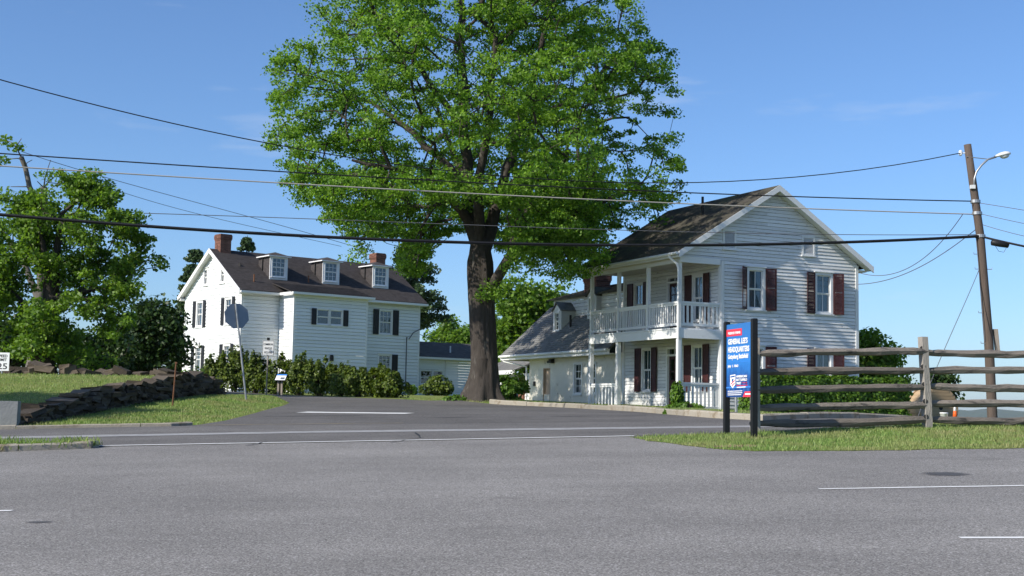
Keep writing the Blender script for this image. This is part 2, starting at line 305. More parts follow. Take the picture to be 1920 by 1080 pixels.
MT = dict(
    ground=ground_mat(),
    lot=asphalt('car park asphalt', (0.212, 0.202, 0.189), (0.44, 0.43, 0.42)),
    road=asphalt('road asphalt', (0.140, 0.133, 0.125), (0.25, 0.24, 0.24), 0.5, False),
    street=asphalt('side street asphalt', (0.122, 0.116, 0.109), (0.21, 0.19, 0.19), 0.5, False),
    band=mat('worn grey paint', (0.30, 0.30, 0.30), 0.85, 0.25, 4, 0.4, 60, dirt=((0.2, 0.2, 0.2), 6, 0.5, 0.7)),
    paint=mat('white road paint', (0.68, 0.68, 0.66), 0.7, 0.12, 6, 0.3, 60, dirt=((0.25, 0.25, 0.25), 14, 0.58, 0.70)),
    stain=stain_mat('oil stain', (4.92, 15.1), (0.42, 0.42), (0.07, 0.07, 0.073)), stain2=stain_mat('small oil stain', (-3.95, 11.4), (0.2, 0.12), (0.08, 0.08, 0.083)),
    concrete=mat('kerb concrete', (0.32, 0.29, 0.235), 0.9, 0.3, 3, 0.6, 30, rand=0.12, dirt=((0.17, 0.13, 0.08), 3, 0.5, 0.68)),
    soil=mat('bare soil', (0.27, 0.19, 0.11), 0.95, 0.35, 6, 0.8, 30),
    white=siding_mat('weathered white boards', (0.70, 0.71, 0.71), (0.25, 0.24, 0.23), 0.585, 0.67, 0.12),
    trim=siding_mat('old white trim', (0.72, 0.73, 0.73), (0.33, 0.32, 0.30), 0.62, 0.72, 0.05),
    alu=siding_mat('white aluminium siding', (0.80, 0.82, 0.82), (0.55, 0.54, 0.50), 0.62, 0.86, 0.05),
    alutrim=siding_mat('white painted trim', (0.82, 0.82, 0.81), (0.62, 0.61, 0.58), 0.72, 0.9, 0.02),
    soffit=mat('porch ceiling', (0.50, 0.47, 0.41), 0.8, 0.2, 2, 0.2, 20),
    maroon=mat('faded maroon shutter', (0.050, 0.015, 0.016), 0.55, 0.35, 5, 0.3, 40, rand=0.2, dirt=((0.15, 0.07, 0.06), 7, 0.56, 0.72)),
    black=mat('black shutter', (0.018, 0.018, 0.022), 0.5, 0.3, 4),
    glass=glass_mat('window glass'), glassd=glass_mat('dark window glass', (0.40, 0.45, 0.47), 0.08),
    curtain=mat('curtain', (0.62, 0.68, 0.70), 0.9, 0.12, 3),
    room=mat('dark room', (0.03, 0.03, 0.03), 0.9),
    shingle=shingle_mat('dark brown shingles', (0.045, 0.040, 0.040), (0.078, 0.070, 0.068), 1, 1),
    shingle2=shingle_mat('old mossy shingles', (0.060, 0.057, 0.050), (0.115, 0.105, 0.088), 1, 1, (0.13, 0.125, 0.085)),
    shingle4=shingle_mat('brown wing shingles', (0.10, 0.09, 0.085), (0.16, 0.145, 0.135), 1, 1),
    shingle3=shingle_mat('grey shingles', (0.15, 0.15, 0.148), (0.22, 0.22, 0.215), 1, 1),
    brick=mat('chimney brick', (0.19, 0.088, 0.062), 0.9, 0.4, 8, 0.5, 30, rand=0.35),
    mortar=mat('mortar', (0.30, 0.27, 0.24), 0.95, 0.2, 10),
    stucco=mat('whitewashed stone', (0.68, 0.65, 0.57), 0.9, 0.12, 2, 1.0, 7, dirt=((0.36, 0.33, 0.28), 2.6, 0.60, 0.66)),
    tan=mat('tan door', (0.46, 0.35, 0.26), 0.7, 0.08, 3),
    rail=mat('weathered fence rail', (0.19, 0.165, 0.14), 0.9, 0.45, 6, 1.0, 24, rand=0.22, stretch=(0.35, 2.5, 2.5), dirt=((0.06, 0.055, 0.05), 3, 0.52, 0.64)),
    post=mat('grey fence post', (0.33, 0.30, 0.265), 0.9, 0.35, 8, 1.0, 24, rand=0.15, stretch=(2.5, 2.5, 0.4)),
    pole=mat('creosoted pole', (0.105, 0.080, 0.066), 0.9, 0.45, 7, 0.8, 24, stretch=(3, 3, 0.25)),
    spole=mat('grey pole timber', (0.30, 0.26, 0.22), 0.9, 0.3, 7, 0.5, 24, stretch=(3, 3, 0.3)),
    galv=mat('galvanised steel', (0.36, 0.37, 0.38), 0.45, 0.2, 8, metal=0.7),
    signback=mat('bare aluminium sign back', (0.20, 0.23, 0.27), 0.45, 0.1, 5, metal=0.6),
    bark=mat('maple bark', (0.052, 0.044, 0.038), 0.95, 0.6, 5, 1.0, 12, stretch=(2.2, 2.2, 0.45), dirt=((0.17, 0.16, 0.14), 1.6, 0.58, 0.72)),
    bark2=mat('dark bark', (0.048, 0.040, 0.034), 0.95, 0.4, 5, 0.8, 12, stretch=(2, 2, 0.5)),
    dead=mat('dead wood', (0.13, 0.115, 0.10), 0.95, 0.3, 5),
    tar=mat('tar seam', (0.035, 0.035, 0.038), 0.6, 0.2), yellow=mat('worn yellow paint', (0.33, 0.26, 0.13), 0.85, 0.3, 5),
    cable=mat('black cable', (0.012, 0.012, 0.014), 0.5, 0.1), wire=mat('grey wire', (0.11, 0.11, 0.12), 0.5, 0.1),
    wirel=mat('pale aluminium wire', (0.36, 0.34, 0.31), 0.5, 0.1),
    blackpost=mat('black post', (0.012, 0.012, 0.013), 0.42, 0.2, 4),
    signwhite=mat('white sign face', (0.78, 0.79, 0.80), 0.5, 0.04), ink=mat('black lettering', (0.012, 0.012, 0.014), 0.5, 0.1),
    red=mat('red print', (0.72, 0.045, 0.075), 0.5, 0.05), green=mat('green street sign', (0.0, 0.17, 0.10), 0.5, 0.1),
    stone=mat('field stone', (0.085, 0.068, 0.050), 0.92, 0.45, 5, 1.0, 10, rand=0.55, dirt=((0.16, 0.13, 0.09), 4, 0.60, 0.72)),
    marker=mat('pale stone block', (0.22, 0.225, 0.23), 0.85, 0.25, 5, 0.5, 20, dirt=((0.2, 0.2, 0.19), 4, 0.5, 0.68)),
    drum=mat('cable reel timber', (0.42, 0.30, 0.18), 0.85, 0.25, 4, 0.4, 30, rand=0.14, stretch=(0.6, 3, 3)),
    orange=mat('orange plastic', (0.85, 0.13, 0.02), 0.5, 0.05), rust=mat('rusty stake', (0.16, 0.075, 0.04), 0.9, 0.3, 10),
    lamp=mat('pale lamp housing', (0.66, 0.67, 0.66), 0.4, 0.05), lens=mat('lamp lens', (0.55, 0.57, 0.55), 0.15, 0.05, spec=0.6),
    hill=mat('wooded hills', (0.035, 0.06, 0.03), 0.95, 0.4, 0.004),
    leaf=leaf_mat('maple leaves', (0.055, 0.140, 0.014), (0.250, 0.420, 0.055), 0.48, 1.35),
    leaf2=leaf_mat('ash leaves', (0.060, 0.135, 0.016), (0.200, 0.320, 0.045), 0.42, 1.4),
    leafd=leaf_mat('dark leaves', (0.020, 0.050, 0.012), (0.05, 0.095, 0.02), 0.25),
    needle=leaf_mat('spruce needles', (0.038, 0.075, 0.030), (0.095, 0.150, 0.060), 0.2),
    yew=leaf_mat('yew needles', (0.026, 0.060, 0.008), (0.165, 0.220, 0.030), 0.3, 1.3),
    hedge=leaf_mat('clipped hedge leaves', (0.040, 0.105, 0.010), (0.140, 0.245, 0.025), 0.3, 1.3),
    weed=leaf_mat('light green leaves', (0.06, 0.14, 0.015), (0.15, 0.26, 0.04), 0.4, 1.4),
    grass=leaf_mat('grass blades', (0.095, 0.195, 0.032), (0.330, 0.430, 0.140), 0.35, 1.2, ((0.33, 0.32, 0.15), 0.9)),
)

# ------------------------------------------------------------------ ground, paving, markings, kerbs, hills
def _geo(a, b, f=1.35, s0=1.0):
    out = []; x = a; s = s0
    while x < b: x += s; out.append(x); s *= f
    return out
_xs = np.array(sorted(set([-x for x in _geo(40, 11000)] + list(np.round(np.arange(-40, 40.1, 0.5), 3)) + list(np.round(np.arange(-11.4, -10.3, 0.1), 3)) + _geo(40, 11000))))
_ys = np.array(sorted(set([-x for x in _geo(10, 3000)] + list(np.arange(-10, 84.1, 0.5)) + _geo(84, 11000))))
_X, _Y = np.meshgrid(_xs, _ys); _Z = g(_X, _Y)
_n = len(_xs); _i = (np.arange(len(_ys) - 1)[:, None] * _n + np.arange(_n - 1)[None, :]).ravel()
ground = obj('ground', fast_mesh('ground', np.stack([_X.ravel(), _Y.ravel(), _Z.ravel()], 1), np.stack([_i, _i + 1, _i + 1 + _n, _i + _n], 1), True), MT['ground'])
tag(ground, kind='structure')

def inside(poly, P):
    x, y = P[:, 0], P[:, 1]; r = np.zeros(len(P), bool); n = len(poly)
    for i in range(n):
        x0, y0 = poly[i]; x1, y1 = poly[(i + 1) % n]
        c = ((y0 > y) != (y1 > y)) & (x < (x1 - x0) * (y - y0) / ((y1 - y0) + 1e-12) + x0); r ^= c
    return r
def dens(poly, step):
    out = []
    for i, a in enumerate(poly):
        b = poly[(i + 1) % len(poly)]; n = max(1, int(math.dist(a, b) / step))
        out += [(a[0] + (b[0] - a[0]) * k / n, a[1] + (b[1] - a[1]) * k / n) for k in range(n)]
    return out
def sheet(name, poly, dz, m, step=0.5, structure=True, parent=None):
    poly = dens(poly, step); P = np.array(poly)
    x0, y0 = P.min(0); x1, y1 = P.max(0)
    gx, gy = np.meshgrid(np.arange(math.ceil(x0 / step) * step, x1, step), np.arange(math.ceil(y0 / step) * step, y1, step))
    Q = np.stack([gx.ravel(), gy.ravel()], 1)
    Q = Q[inside(poly, Q)]
    vs = [Vector(p) for p in poly] + [Vector(q) for q in Q.tolist()]; n = len(poly)
    r = delaunay_2d_cdt(vs, [], [list(range(n))], 1, 1e-5)
    V = np.array([(v.x, v.y) for v in r[0]]); Z = g(V[:, 0], V[:, 1]) + dz
    me = fast_mesh(name, np.column_stack([V, Z]), np.array([f for f in r[2] if len(f) == 3]), True)
    o = obj(name, me, m, parent)
    if structure and parent is None: tag(o, kind='structure')
    return o
FOG = [(-60, 11.2), (-6.37, 21.24), (-1.35, 21.97), (2.02, 22.53), (4.5, 23.5), (8, 25.9), (14, 29.8), (22, 35.2), (40, 47)]
CEN = [(-60, 13.6), (-8.97, 23.65), (-4, 24.55), (0.05, 24.85), (5.17, 25.2), (9, 28.0), (15, 32.2), (23, 37.8), (41, 50)]
FARL = [(-60, 16.6), (-10.09, 26.57), (-8.68, 27.0), (-6.9, 27.35)]
FARR = [(5.21, 27.57), (7.5, 29.5), (12, 32.6), (20, 38), (38, 51)]
LEFT_EDGE = [(-6.9, 27.35), (-6.5, 27.95), (-6.36, 29.9), (-6.46, 34.1), (-6.9, 40.6), (-7.4, 45), (-8.8, 50), (-12, 56), (-20, 62), (-32, 66)]
BACK_EDGE = [(-32, 72), (-18, 68.6), (-11.3, 65.0), (-8.7, 61.8), (-4.8, 57.2), (-2.2, 52.2), (-1.75, 49.6)]
KERB_R = [(-0.6, 47.95), (0.82, 46.7), (1.6, 45.0), (2.13, 43.1), (2.75, 39.5), (3.2, 35.8), (3.55, 33.6), (3.85, 32.0), (4.45, 29.3), (5.21, 27.57)]
lot = sheet('car_park', [(-60, -12), (60, -12), (60, 60)] + FOG[::-1][:1] + FOG[::-1], 0.010, MT['lot'])
road = sheet('road', FOG + FARR[::-1] + FARL[::-1], 0.016, MT['road'])
street = sheet('side_street', LEFT_EDGE + BACK_EDGE + KERB_R, 0.012, MT['street'])
def strip(name, path, w, dz, m, off=0.0, j=0.0):
    """a painted line along a path"""
    P = dens(path, 0.4)[: -max(1, int(math.dist(path[0], path[-1]) / 0.4))] if False else []
    for i in range(len(path) - 1):
        a, b = path[i], path[i + 1]; n = max(1, int(math.dist(a, b) / 0.4))
        P += [(a[0] + (b[0] - a[0]) * k / n, a[1] + (b[1] - a[1]) * k / n) for k in range(n)]
    P.append(path[-1]); P = np.array(P); t = np.gradient(P, axis=0); t /= np.linalg.norm(t, axis=1)[:, None]
    nn = np.stack([-t[:, 1], t[:, 0]], 1)
    e = RNG.normal(0, j, (len(P), 2)) if j else np.zeros((len(P), 2))
    A = P + nn * (off + w / 2 + e[:, :1]); B = P + nn * (off - w / 2 + e[:, 1:])
    V = np.concatenate([np.column_stack([A, g(A[:, 0], A[:, 1]) + dz]), np.column_stack([B, g(B[:, 0], B[:, 1]) + dz])])
    n = len(P); k = np.arange(n - 1)
    return tag(obj(name, fast_mesh(name, V, np.stack([k + n, k + n + 1, k + 1, k], 1)), m), kind='structure')
strip('edge_line_marking', [(-6.5, 21.22), (-1.35, 21.99), (2.1, 22.56)], 0.14, 0.021, MT['paint'], 0, 0.006)
strip('centre_line_marking', [(-60, 13.6)] + CEN[1:], 0.62, 0.021, MT['band'], 0, 0.02)
strip('stop_line_marking', [(-5.35, 34.5), (-2.5, 33.5)], 0.62, 0.018, MT['paint'], 0, 0.02)
strip('gutter_line_marking', [(-6.45, 27.62), (-4.5, 27.75), (-2.2, 27.8)], 0.06, 0.021, MT['yellow'], 0, 0.012)
for pts in ([(-6.2, 30.6), (-3.5, 30.9), (-0.5, 30.7), (3.2, 31.4)], [(-5.9, 32.0), (-4.2, 32.15), (-2.9, 32.0)], [(-2, 36.5), (0.5, 37.2), (2.6, 37.0)], [(-6.3, 38), (-4.4, 38.6), (-3, 38.4)], [(-3.2, 44), (-1, 44.5), (0.8, 44.2)]):
    strip('tar_seam', pts, 0.07, 0.0185, MT['tar'], 0, 0.02)
for pts in ([(-1.9, 21.4), (-1.5, 22.6), (-1.7, 24.2)], [(-4.1, 20.9), (-3.95, 21.9)]):
    strip('asphalt_crack', pts, 0.025, 0.0225, MT['tar'], 0, 0.01)
strip('parking_line_marking', [(3.13, 13.57), (6, 13.78), (9.5, 14.0)], 0.085, 0.015, MT['paint'], 0, 0.006)
strip('parking_line_marking', [(3.33, 9.93), (5, 9.87), (8.5, 9.9)], 0.085, 0.015, MT['paint'], 0, 0.006)
strip('parking_line_marking', [(-9.5, 12.2), (-4.51, 12.28)], 0.085, 0.015, MT['paint'], 0, 0.006)
def blob(cx, cy, rx, ry, n=22, j=0.25):
    return [(cx + rx * math.cos(2 * math.pi * k / n) * random.uniform(1 - j, 1 + j), cy + ry * math.sin(2 * math.pi * k / n) * random.uniform(1 - j, 1 + j)) for k in range(n)]
sheet('asphalt_stain', blob(4.92, 15.1, .75, .75, 22, .02), 0.0145, MT['stain'], 0.2)
sheet('asphalt_stain', blob(-3.95, 11.4, .4, .3, 22, .02), 0.0145, MT['stain2'], 0.2)

def kerb(name, path, w, h, seg, side=1):
    """concrete kerb laid in sections along a path; rises on the given side"""
    root = tag(link(bpy.data.objects.new(name, None)), kind='structure')
    P = []
    for i in range(len(path) - 1):
        a, b = Vector(path[i]), Vector(path[i + 1]); n = max(1, round((b - a).length / 0.3)); P += [a.lerp(b, k / n) for k in range(n)]
    P.append(Vector(path[-1])); i = 0; acc = 0; start = 0
    while start < len(P) - 1:
        end = min(len(P) - 1, start + max(2, round(seg * random.uniform(0.75, 1.25) / 0.3)))
        if len(P) - 1 - end < 2: end = len(P) - 1
        pts = P[start:end + 1]; V = []; F = []; hh = h * random.uniform(0.85, 1.1)
        for k, p in enumerate(pts):
            t = (pts[min(k + 1, len(pts) - 1)] - pts[max(k - 1, 0)]).normalized(); nn = Vector((-t.y, t.x)) * side
            q = p + t * (0.008 if k == 0 else -0.008 if k == len(pts) - 1 else 0)
            z = gz(q.x, q.y)
            for o_, zz in ((0, -0.15), (0.0, hh * 0.8), (0.025, hh), (w, hh * 1.02), (w, -0.15)):
                r = q + nn * o_; V.append((r.x, r.y, z + zz + random.uniform(-0.004, 0.004)))
        m = len(pts)
        for k in range(m - 1):
            for a in range(4): F.append([k * 5 + a, k * 5 + a + 1, k * 5 + a + 6, k * 5 + a + 5])
        mb = MB(); mb.v = V; mb.f = F + [[0, 1, 2, 3, 4], [(m - 1) * 5 + a for a in (4, 3, 2, 1, 0)]]
        mb.build('kerb_section', MT['concrete'], root); start = end
    return root
kerb('corner_kerb', [(-0.75, 48.3)] + KERB_R + FARR[1:4], 0.22, 0.15, 2.4, 1)
kerb('far_kerb', [(-22, 24.0)] + FARL[1:] + [(-6.55, 27.75)], 0.16, 0.09, 2.2, 1)
ISL = [(-20, 17.6), (-8.4, 19.95), (-7.62, 20.12), (-6.94, 20.46), (-6.45, 20.72), (-6.42, 21.05)]
kerb('island_kerb', ISL, 0.17, 0.11, 1.6, 1)

# distant wooded hills, seen between the fence rails
V = []; hx = np.linspace(-5200, 7600, 400); HY = 9000
hz = 38 + 16 * np.array([mnoise.noise(Vector((x / 500, 3.1, 0))) + 0.3 * mnoise.noise(Vector((x / 150, 8, 0))) for x in hx]) + 30 * np.exp(-((hx - 3400) / 110) ** 2) + 36 * np.exp(-((hx - 3730) / 170) ** 2)
for k in range(4): V.append(np.column_stack([hx, np.full(400, HY + (0, 500, 1400, 2600)[k]), (-70, 0.6, 1.0, 0.2)[k] * hz if k else np.full(400, -75.0)]))
V[0][:, 1] -= 600
i = np.arange(399); Fh = np.concatenate([np.stack([i, i + 1, i + 401, i + 400], 1) + 400 * k for k in range(3)])
tag(obj('hills', fast_mesh('hills', np.concatenate(V), Fh, True), MT['hill']), kind='structure')

# thin summer haze over the far country
hb = MB(); hb.box(-11500, 11500, -3500, 14500, -95, 160)
_hm = bpy.data.materials.new('summer haze'); _hm.use_nodes = True; _hn = _hm.node_tree; _hn.nodes.clear()
_ho = _hn.nodes.new('ShaderNodeOutputMaterial'); _hv = _hn.nodes.new('ShaderNodeVolumePrincipled'); _hv.inputs['Density'].default_value = 0.00003
_hv.inputs['Color'].default_value = (0.80, 0.88, 0.96, 1); _hn.links.new(_hv.outputs[0], _ho.inputs['Volume'])
tag(hb.build('haze', _hm), kind='stuff')

# grass blades
def blades(name, poly, n, h, w, m=None, lean=0.6, keep=None, dz=0.0):
    P0 = np.array(poly); lo, hi = P0.min(0), P0.max(0); P = np.zeros((0, 2))
    while len(P) < n:
        q = lo + RNG.random((n * 2, 2)) * (hi - lo); q = q[inside(poly, q)]
        if keep is not None: q = q[keep(q)]
        P = np.concatenate([P, q])
    P = P[:n] + RNG.normal(0, .035, (n, 2)); a = RNG.random(n) * 2 * np.pi; hh = h * (0.35 + RNG.random(n) ** 1.6 * 1.0)
    tuft = np.array([mnoise.noise(Vector((p[0] * 1.7, p[1] * 1.7, 0))) for p in P]); hh *= 1 + 0.5 * tuft
    z = g(P[:, 0], P[:, 1]) - 0.008 + dz; d = np.stack([np.cos(a), np.sin(a)], 1) * (w / 2)
    la = RNG.random(n) * 2 * np.pi; ln = np.stack([np.cos(la), np.sin(la)], 1) * (hh * lean * RNG.random(n))[:, None]
    A = np.column_stack([P - d, z]); B = np.column_stack([P + d, z]); C = np.column_stack([P + ln * 0.35 + d * 0.6, z + hh * 0.6]); D = np.column_stack([P + ln, z + hh])
    V = np.stack([A, B, C, D], 1).reshape(-1, 3); k = np.arange(n) * 4
    o = obj(name, fast_mesh(name, V, np.stack([k, k + 1, k + 2, k + 3], 1)), m or MT['grass'])
    return o
STRIP = [(2.05, 22.4), (2.36, 20.9), (2.9, 19.5), (3.34, 18.92), (4.5, 18.74), (5.58, 18.84), (7.28, 19.0), (10, 19.3), (15, 20.5), (24, 23.5), (24, 36.0), (15, 30.1), (12.5, 28.6), (8, 25.7), (4.5, 23.3)]
STRIP = [(x + RNG.normal(0, .05), y + RNG.normal(0, .07)) for x, y in dens(STRIP, .35)]
sheet('roadside_grass', STRIP, 0.016, MT['ground'], 0.5)
sheet('bare_soil_patch', blob(3.42, 19.75, 0.42, 0.3), 0.024, MT['soil'], 0.2)
soilk = lambda q: ((q[:, 0] - 3.42) / 0.42) ** 2 + ((q[:, 1] - 19.75) / 0.3) ** 2 > RNG.random(len(q))
tag(blades('grass', STRIP, 190000, 0.055, 0.010, keep=soilk, dz=0.016), 'sunlit rough grass around the blue sign and rail fence', 'grass', kind='stuff')
ISLG = ISL[1:] + [(-6.5, 21.3), (-8.4, 20.95), (-10.5, 20.5), (-10.5, 19.6)]
sheet('island_grass', ISLG, 0.06, MT['ground'], 0.4)
tag(blades('grass', ISLG, 5000, 0.12, 0.012, dz=0.05), 'weedy grass strip behind the low kerb at the left edge', 'grass', kind='stuff')
LAWN = [(-10.8, 28), (-10.9, 46), (-14, 56), (-30, 56), (-30, 27.0), (-20, 25.2), (-11, 27)]
tag(blades('lawn_grass', LAWN, 70000, 0.07, 0.022), 'mown lawn sloping up behind the dry stone wall', 'grass', kind='stuff')
VERGE = [(-12, 26.6), (-8.7, 27.35), (-6.9, 27.65), (-6.55, 28.1), (-6.42, 30), (-6.55, 34.1), (-6.98, 40.6), (-7.5, 45), (-8.9, 50), (-11, 53.5), (-10.9, 46), (-10.45, 28)]
tag(blades('verge_grass', VERGE, 60000, 0.065, 0.018), 'sunlit grass verge between the stone wall and the side street', 'grass', kind='stuff')
CORNER = [(-1.6, 49.2), (-0.4, 48.2), (0.95, 46.95), (2.3, 43.3), (3.0, 39.6), (3.45, 35.9), (4.1, 32.1), (4.7, 29.5), (5.4, 27.9), (8, 30), (12, 33), (13, 45), (7, 46.6), (5.7, 46.5), (2.6, 52), (0, 60), (-4.5, 60), (-4.6, 57.2), (-2.1, 52.2)]
tag(blades('corner_grass', CORNER, 60000, 0.075, 0.022, dz=0.0), 'strip of grass between the corner kerb and the white porch', 'grass', kind='stuff')

# ------------------------------------------------------------------ building helpers
class Wall:
    """local frame of one wall in its house: origin o, u along, n outward, z up"""
    def __init__(s, o, ang, house):
        s.o = Vector(o); s.U = Vector((math.cos(ang), math.sin(ang), 0)); s.N = Vector((math.sin(ang), -math.cos(ang), 0)); s.h = house; s.op = []
        s.T = Matrix(((s.U.x, s.N.x * -1, 0, s.o.x), (s.U.y, s.N.y * -1, 0, s.o.y), (0, 0, 1, s.o.z), (0, 0, 0, 1)))   # (u, inward, z)
    def p(s, u, n, z): return s.o + s.U * u + s.N * n + Vector((0, 0, z))
    def boards(s, name, a, b, z0, z1, ex, m, bname='clapboard', thick=0.022, butt=False):
        """lapped boards; a(z), b(z) are the ends of each course"""
        if not callable(a): a = (lambda v: (lambda z: v))(a)
        if not callable(b): b = (lambda v: (lambda z: v))(b)
        # thin sheathing strip carries the courses
        mb = MB(); e = 0.03
        mb.hexa([s.p(a(z0) + .01, -0.035, z0), s.p(a(z0) + e, -0.035, z0), s.p(a(z0) + e, -0.012, z0), s.p(a(z0) + .01, -0.012, z0),
                 s.p(a(z1 - .02) + .01, -0.035, z1 - .02), s.p(a(z1 - .02) + e, -0.035, z1 - .02), s.p(a(z1 - .02) + e, -0.012, z1 - .02), s.p(a(z1 - .02) + .01, -0.012, z1 - .02)])
        w = mb.build(name, m, s.h); n = max(1, round((z1 - z0) / ex)); ex = (z1 - z0) / n
        for i in range(n):
            zb, zt = z0 + i * ex, z0 + (i + 1) * ex; mb = MB(); j = random.uniform(-0.002, 0.003)
            cuts = sorted({zb, zt} | {z for o in s.op for z in (o[2], o[3]) if zb < z < zt})
            for c0, c1 in zip(cuts, cuts[1:]):
                iv = [(None, None)]; zm = (c0 + c1) / 2
                blk = sorted((o[0], o[1]) for o in s.op if o[2] < zm < o[3])
                segs = []; cur = None
                for u0, u1 in blk + [(None, None)]:
                    segs.append((cur, u0)); cur = u1
                for l, r in segs:
                    l0, l1 = (a(c0), a(c1)) if l is None else (l, l); r0, r1 = (b(c0), b(c1)) if r is None else (r, r)
                    if r0 - l0 < 0.02: continue
                    r1 = max(r1, l1 + 0.001)
                    n0 = 0.006 + thick * (zt - c0) / ex + j; n1 = 0.006 + thick * (zt - c1) / ex + j
                    g0 = c0 + (min(.012, ex * .075) if c0 == zb else 0); J = [0.0, 1.0]        # butt joints in long courses
                    if butt and r0 - l0 > 2.2: J = [0.0, random.uniform(.25, .75), 1.0]
                    for k, (f0, f1) in enumerate(zip(J, J[1:])):
                        A0, A1 = l0 + (r0 - l0) * f0 + .0015 * (k > 0), l1 + (r1 - l1) * f0 + .0015 * (k > 0)
                        B0, B1 = l0 + (r0 - l0) * f1 - .0015 * (f1 < 1), l1 + (r1 - l1) * f1 - .0015 * (f1 < 1); dn = random.uniform(-.002, .003) if butt else 0; dz = random.uniform(-.004, .004) if butt and k else 0
                        mb = MB(); mb.hexa([s.p(A0, n0 + dn, g0 + dz), s.p(B0, n0 + dn, g0 + dz), s.p(B0, -0.01, g0 + dz), s.p(A0, -0.01, g0 + dz), s.p(A1, n1 + dn, c1), s.p(B1, n1 + dn, c1), s.p(B1, -0.01, c1), s.p(A1, -0.01, c1)])
                        mb.build(bname, m, w)
        return w
    def bx(s, mb, u0, u1, n0, n1, z0, z1): return mb.box(u0, u1, -n1, -n0, z0, z1, s.T)
    def window(s, u0, u1, z0, z1, m='trim', cols=2, rows=(1, 1), shut=None, curtain=True, sill=True, head=False, fw=0.08, glass='glass', side='both', louver=False, hole=False):
        """frame (part) with sash, panes, sill, curtain and shutters (sub-parts); cuts its hole in boards laid later"""
        s.op.append((u0, u1, z0, z1)); mb = MB(); M = MT[m]
        for q in ((u0 - .02, u0 + fw, z0, z1), (u1 - fw, u1 + .02, z0, z1)): s.bx(mb, q[0], q[1], -0.10, 0.045, q[2], q[3])
        s.bx(mb, u0 + fw, u1 - fw, -0.10, 0.045, z1 - fw, z1 + .015); s.bx(mb, u0 + fw, u1 - fw, -0.10, 0.04, z0 - .01, z0 + fw * 0.7)
        fr = mb.build('window', M, s.h); a, b = u0 + fw, u1 - fw; c, d = z0 + fw * 0.7, z1 - fw; mid = (c + d) / 2
        for k, (y0, y1, dn) in enumerate(((c, mid, -0.055), (mid, d, -0.03))):
            mb = MB(); t = 0.035
            s.bx(mb, a, a + t, dn - .015, dn + .015, y0, y1); s.bx(mb, b - t, b, dn - .015, dn + .015, y0, y1)
            s.bx(mb, a + t, b - t, dn - .015, dn + .015, y0, y0 + t); s.bx(mb, a + t, b - t, dn - .015, dn + .015, y1 - t, y1)
            for i in range(1, cols): x = a + (b - a) * i / cols; s.bx(mb, x - .012, x + .012, dn - .012, dn + .012, y0 + t, y1 - t)
            r = rows[k]
            for i in range(1, r): y = y0 + (y1 - y0) * i / r; s.bx(mb, a + t, b - t, dn - .010, dn + .010, y - .011, y + .011)
            mb.build('sash', M, fr); mb = MB(); s.bx(mb, a + t * .6, b - t * .6, dn - .004, dn - .001, y0 + t * .6, y1 - t * .6)
            mb.build('pane', MT[glass], fr)
        if curtain:
            mb = MB(); n = 14; V = []
            for i in range(n + 1):
                x = a - .02 + (b - a + .04) * i / n; V += [s.p(x, -0.16 - 0.018 * math.sin(i * 1.7), c - .02), s.p(x, -0.16 - 0.018 * math.sin(i * 1.7 + .4), d + .03)]
            mb.poly(V, [(2 * i, 2 * i + 2, 2 * i + 3, 2 * i + 1) for i in range(n)]); mb.build('curtain', MT['curtain'], fr)
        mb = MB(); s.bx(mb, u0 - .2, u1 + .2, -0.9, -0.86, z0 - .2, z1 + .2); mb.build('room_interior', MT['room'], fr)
        if sill: mb = MB(); s.bx(mb, u0 - .05, u1 + .05, 0.0, 0.085, z0 - .055, z0 - .012); mb.build('sill', M, fr)
        if head: mb = MB(); s.bx(mb, u0 - .05, u1 + .05, 0.0, 0.09, z1 + .017, z1 + .05); mb.build('header', M, fr)
        if shut:
            mm, w, op = shut
            for sgn in (-1, 1):
                if (side == 'right' and sgn < 0) or (side == 'left' and sgn > 0): continue
                hx = u0 - .025 if sgn < 0 else u1 + .025
                s.shutter(fr, hx, sgn, w, z0 - .02, z1 + .0, MT[mm], op if not isinstance(op, tuple) else op[0 if sgn < 0 else 1], louver, hole and sgn < 0)
        return fr
    def shutter(s, fr, hx, sgn, w, z0, z1, m, op, louver, hole=False):
        """leaf hinged at hx, opened by op radians away from the wall"""
        ca, sa = math.cos(op), math.sin(op)
        def P(a, t, z):      # a along leaf, t thickness
            return s.p(hx + sgn * (a * ca - t * sa * 0), 0.05 + a * sa + t * ca, z)
        def slab(mb, a0, a1, t0, t1, y0, y1): mb.hexa([P(a0, t1, y0), P(a1, t1, y0), P(a1, t0, y0), P(a0, t0, y0), P(a0, t1, y1), P(a1, t1, y1), P(a1, t0, y1), P(a0, t0, y1)])
        mb = MB(); st = 0.05; mid = (z0 + z1) / 2
        for a0 in (0, w - st): slab(mb, a0, a0 + st, 0, .032, z0, z1)
        for y0, y1 in ((z0, z0 + .1), (mid - .04, mid + .04), (z1 - .07, z1)): slab(mb, st, w - st, 0, .031, y0, y1)
        sh = mb.build('shutter', m, fr)
        if not louver: mb = MB(); slab(mb, st, w - st, .006, .02, z0 + .1, z1 - .07); sh2 = mb.build('shutter', m, fr); sh2.name = 'shutter_panel'
        else:
            mb = MB(); y = z0 + .11
            while y < z1 - .08:
                if abs(y - mid) > .05 and not (hole and y < mid):
                    mb.hexa([P(st, .028, y), P(w - st, .028, y), P(w - st, .02, y), P(st, .02, y), P(st, .012, y + .034), P(w - st, .012, y + .034), P(w - st, .004, y + .034), P(st, .004, y + .034)])
                y += .038
            mb.build('shutter_louvers', m, fr)
        return sh
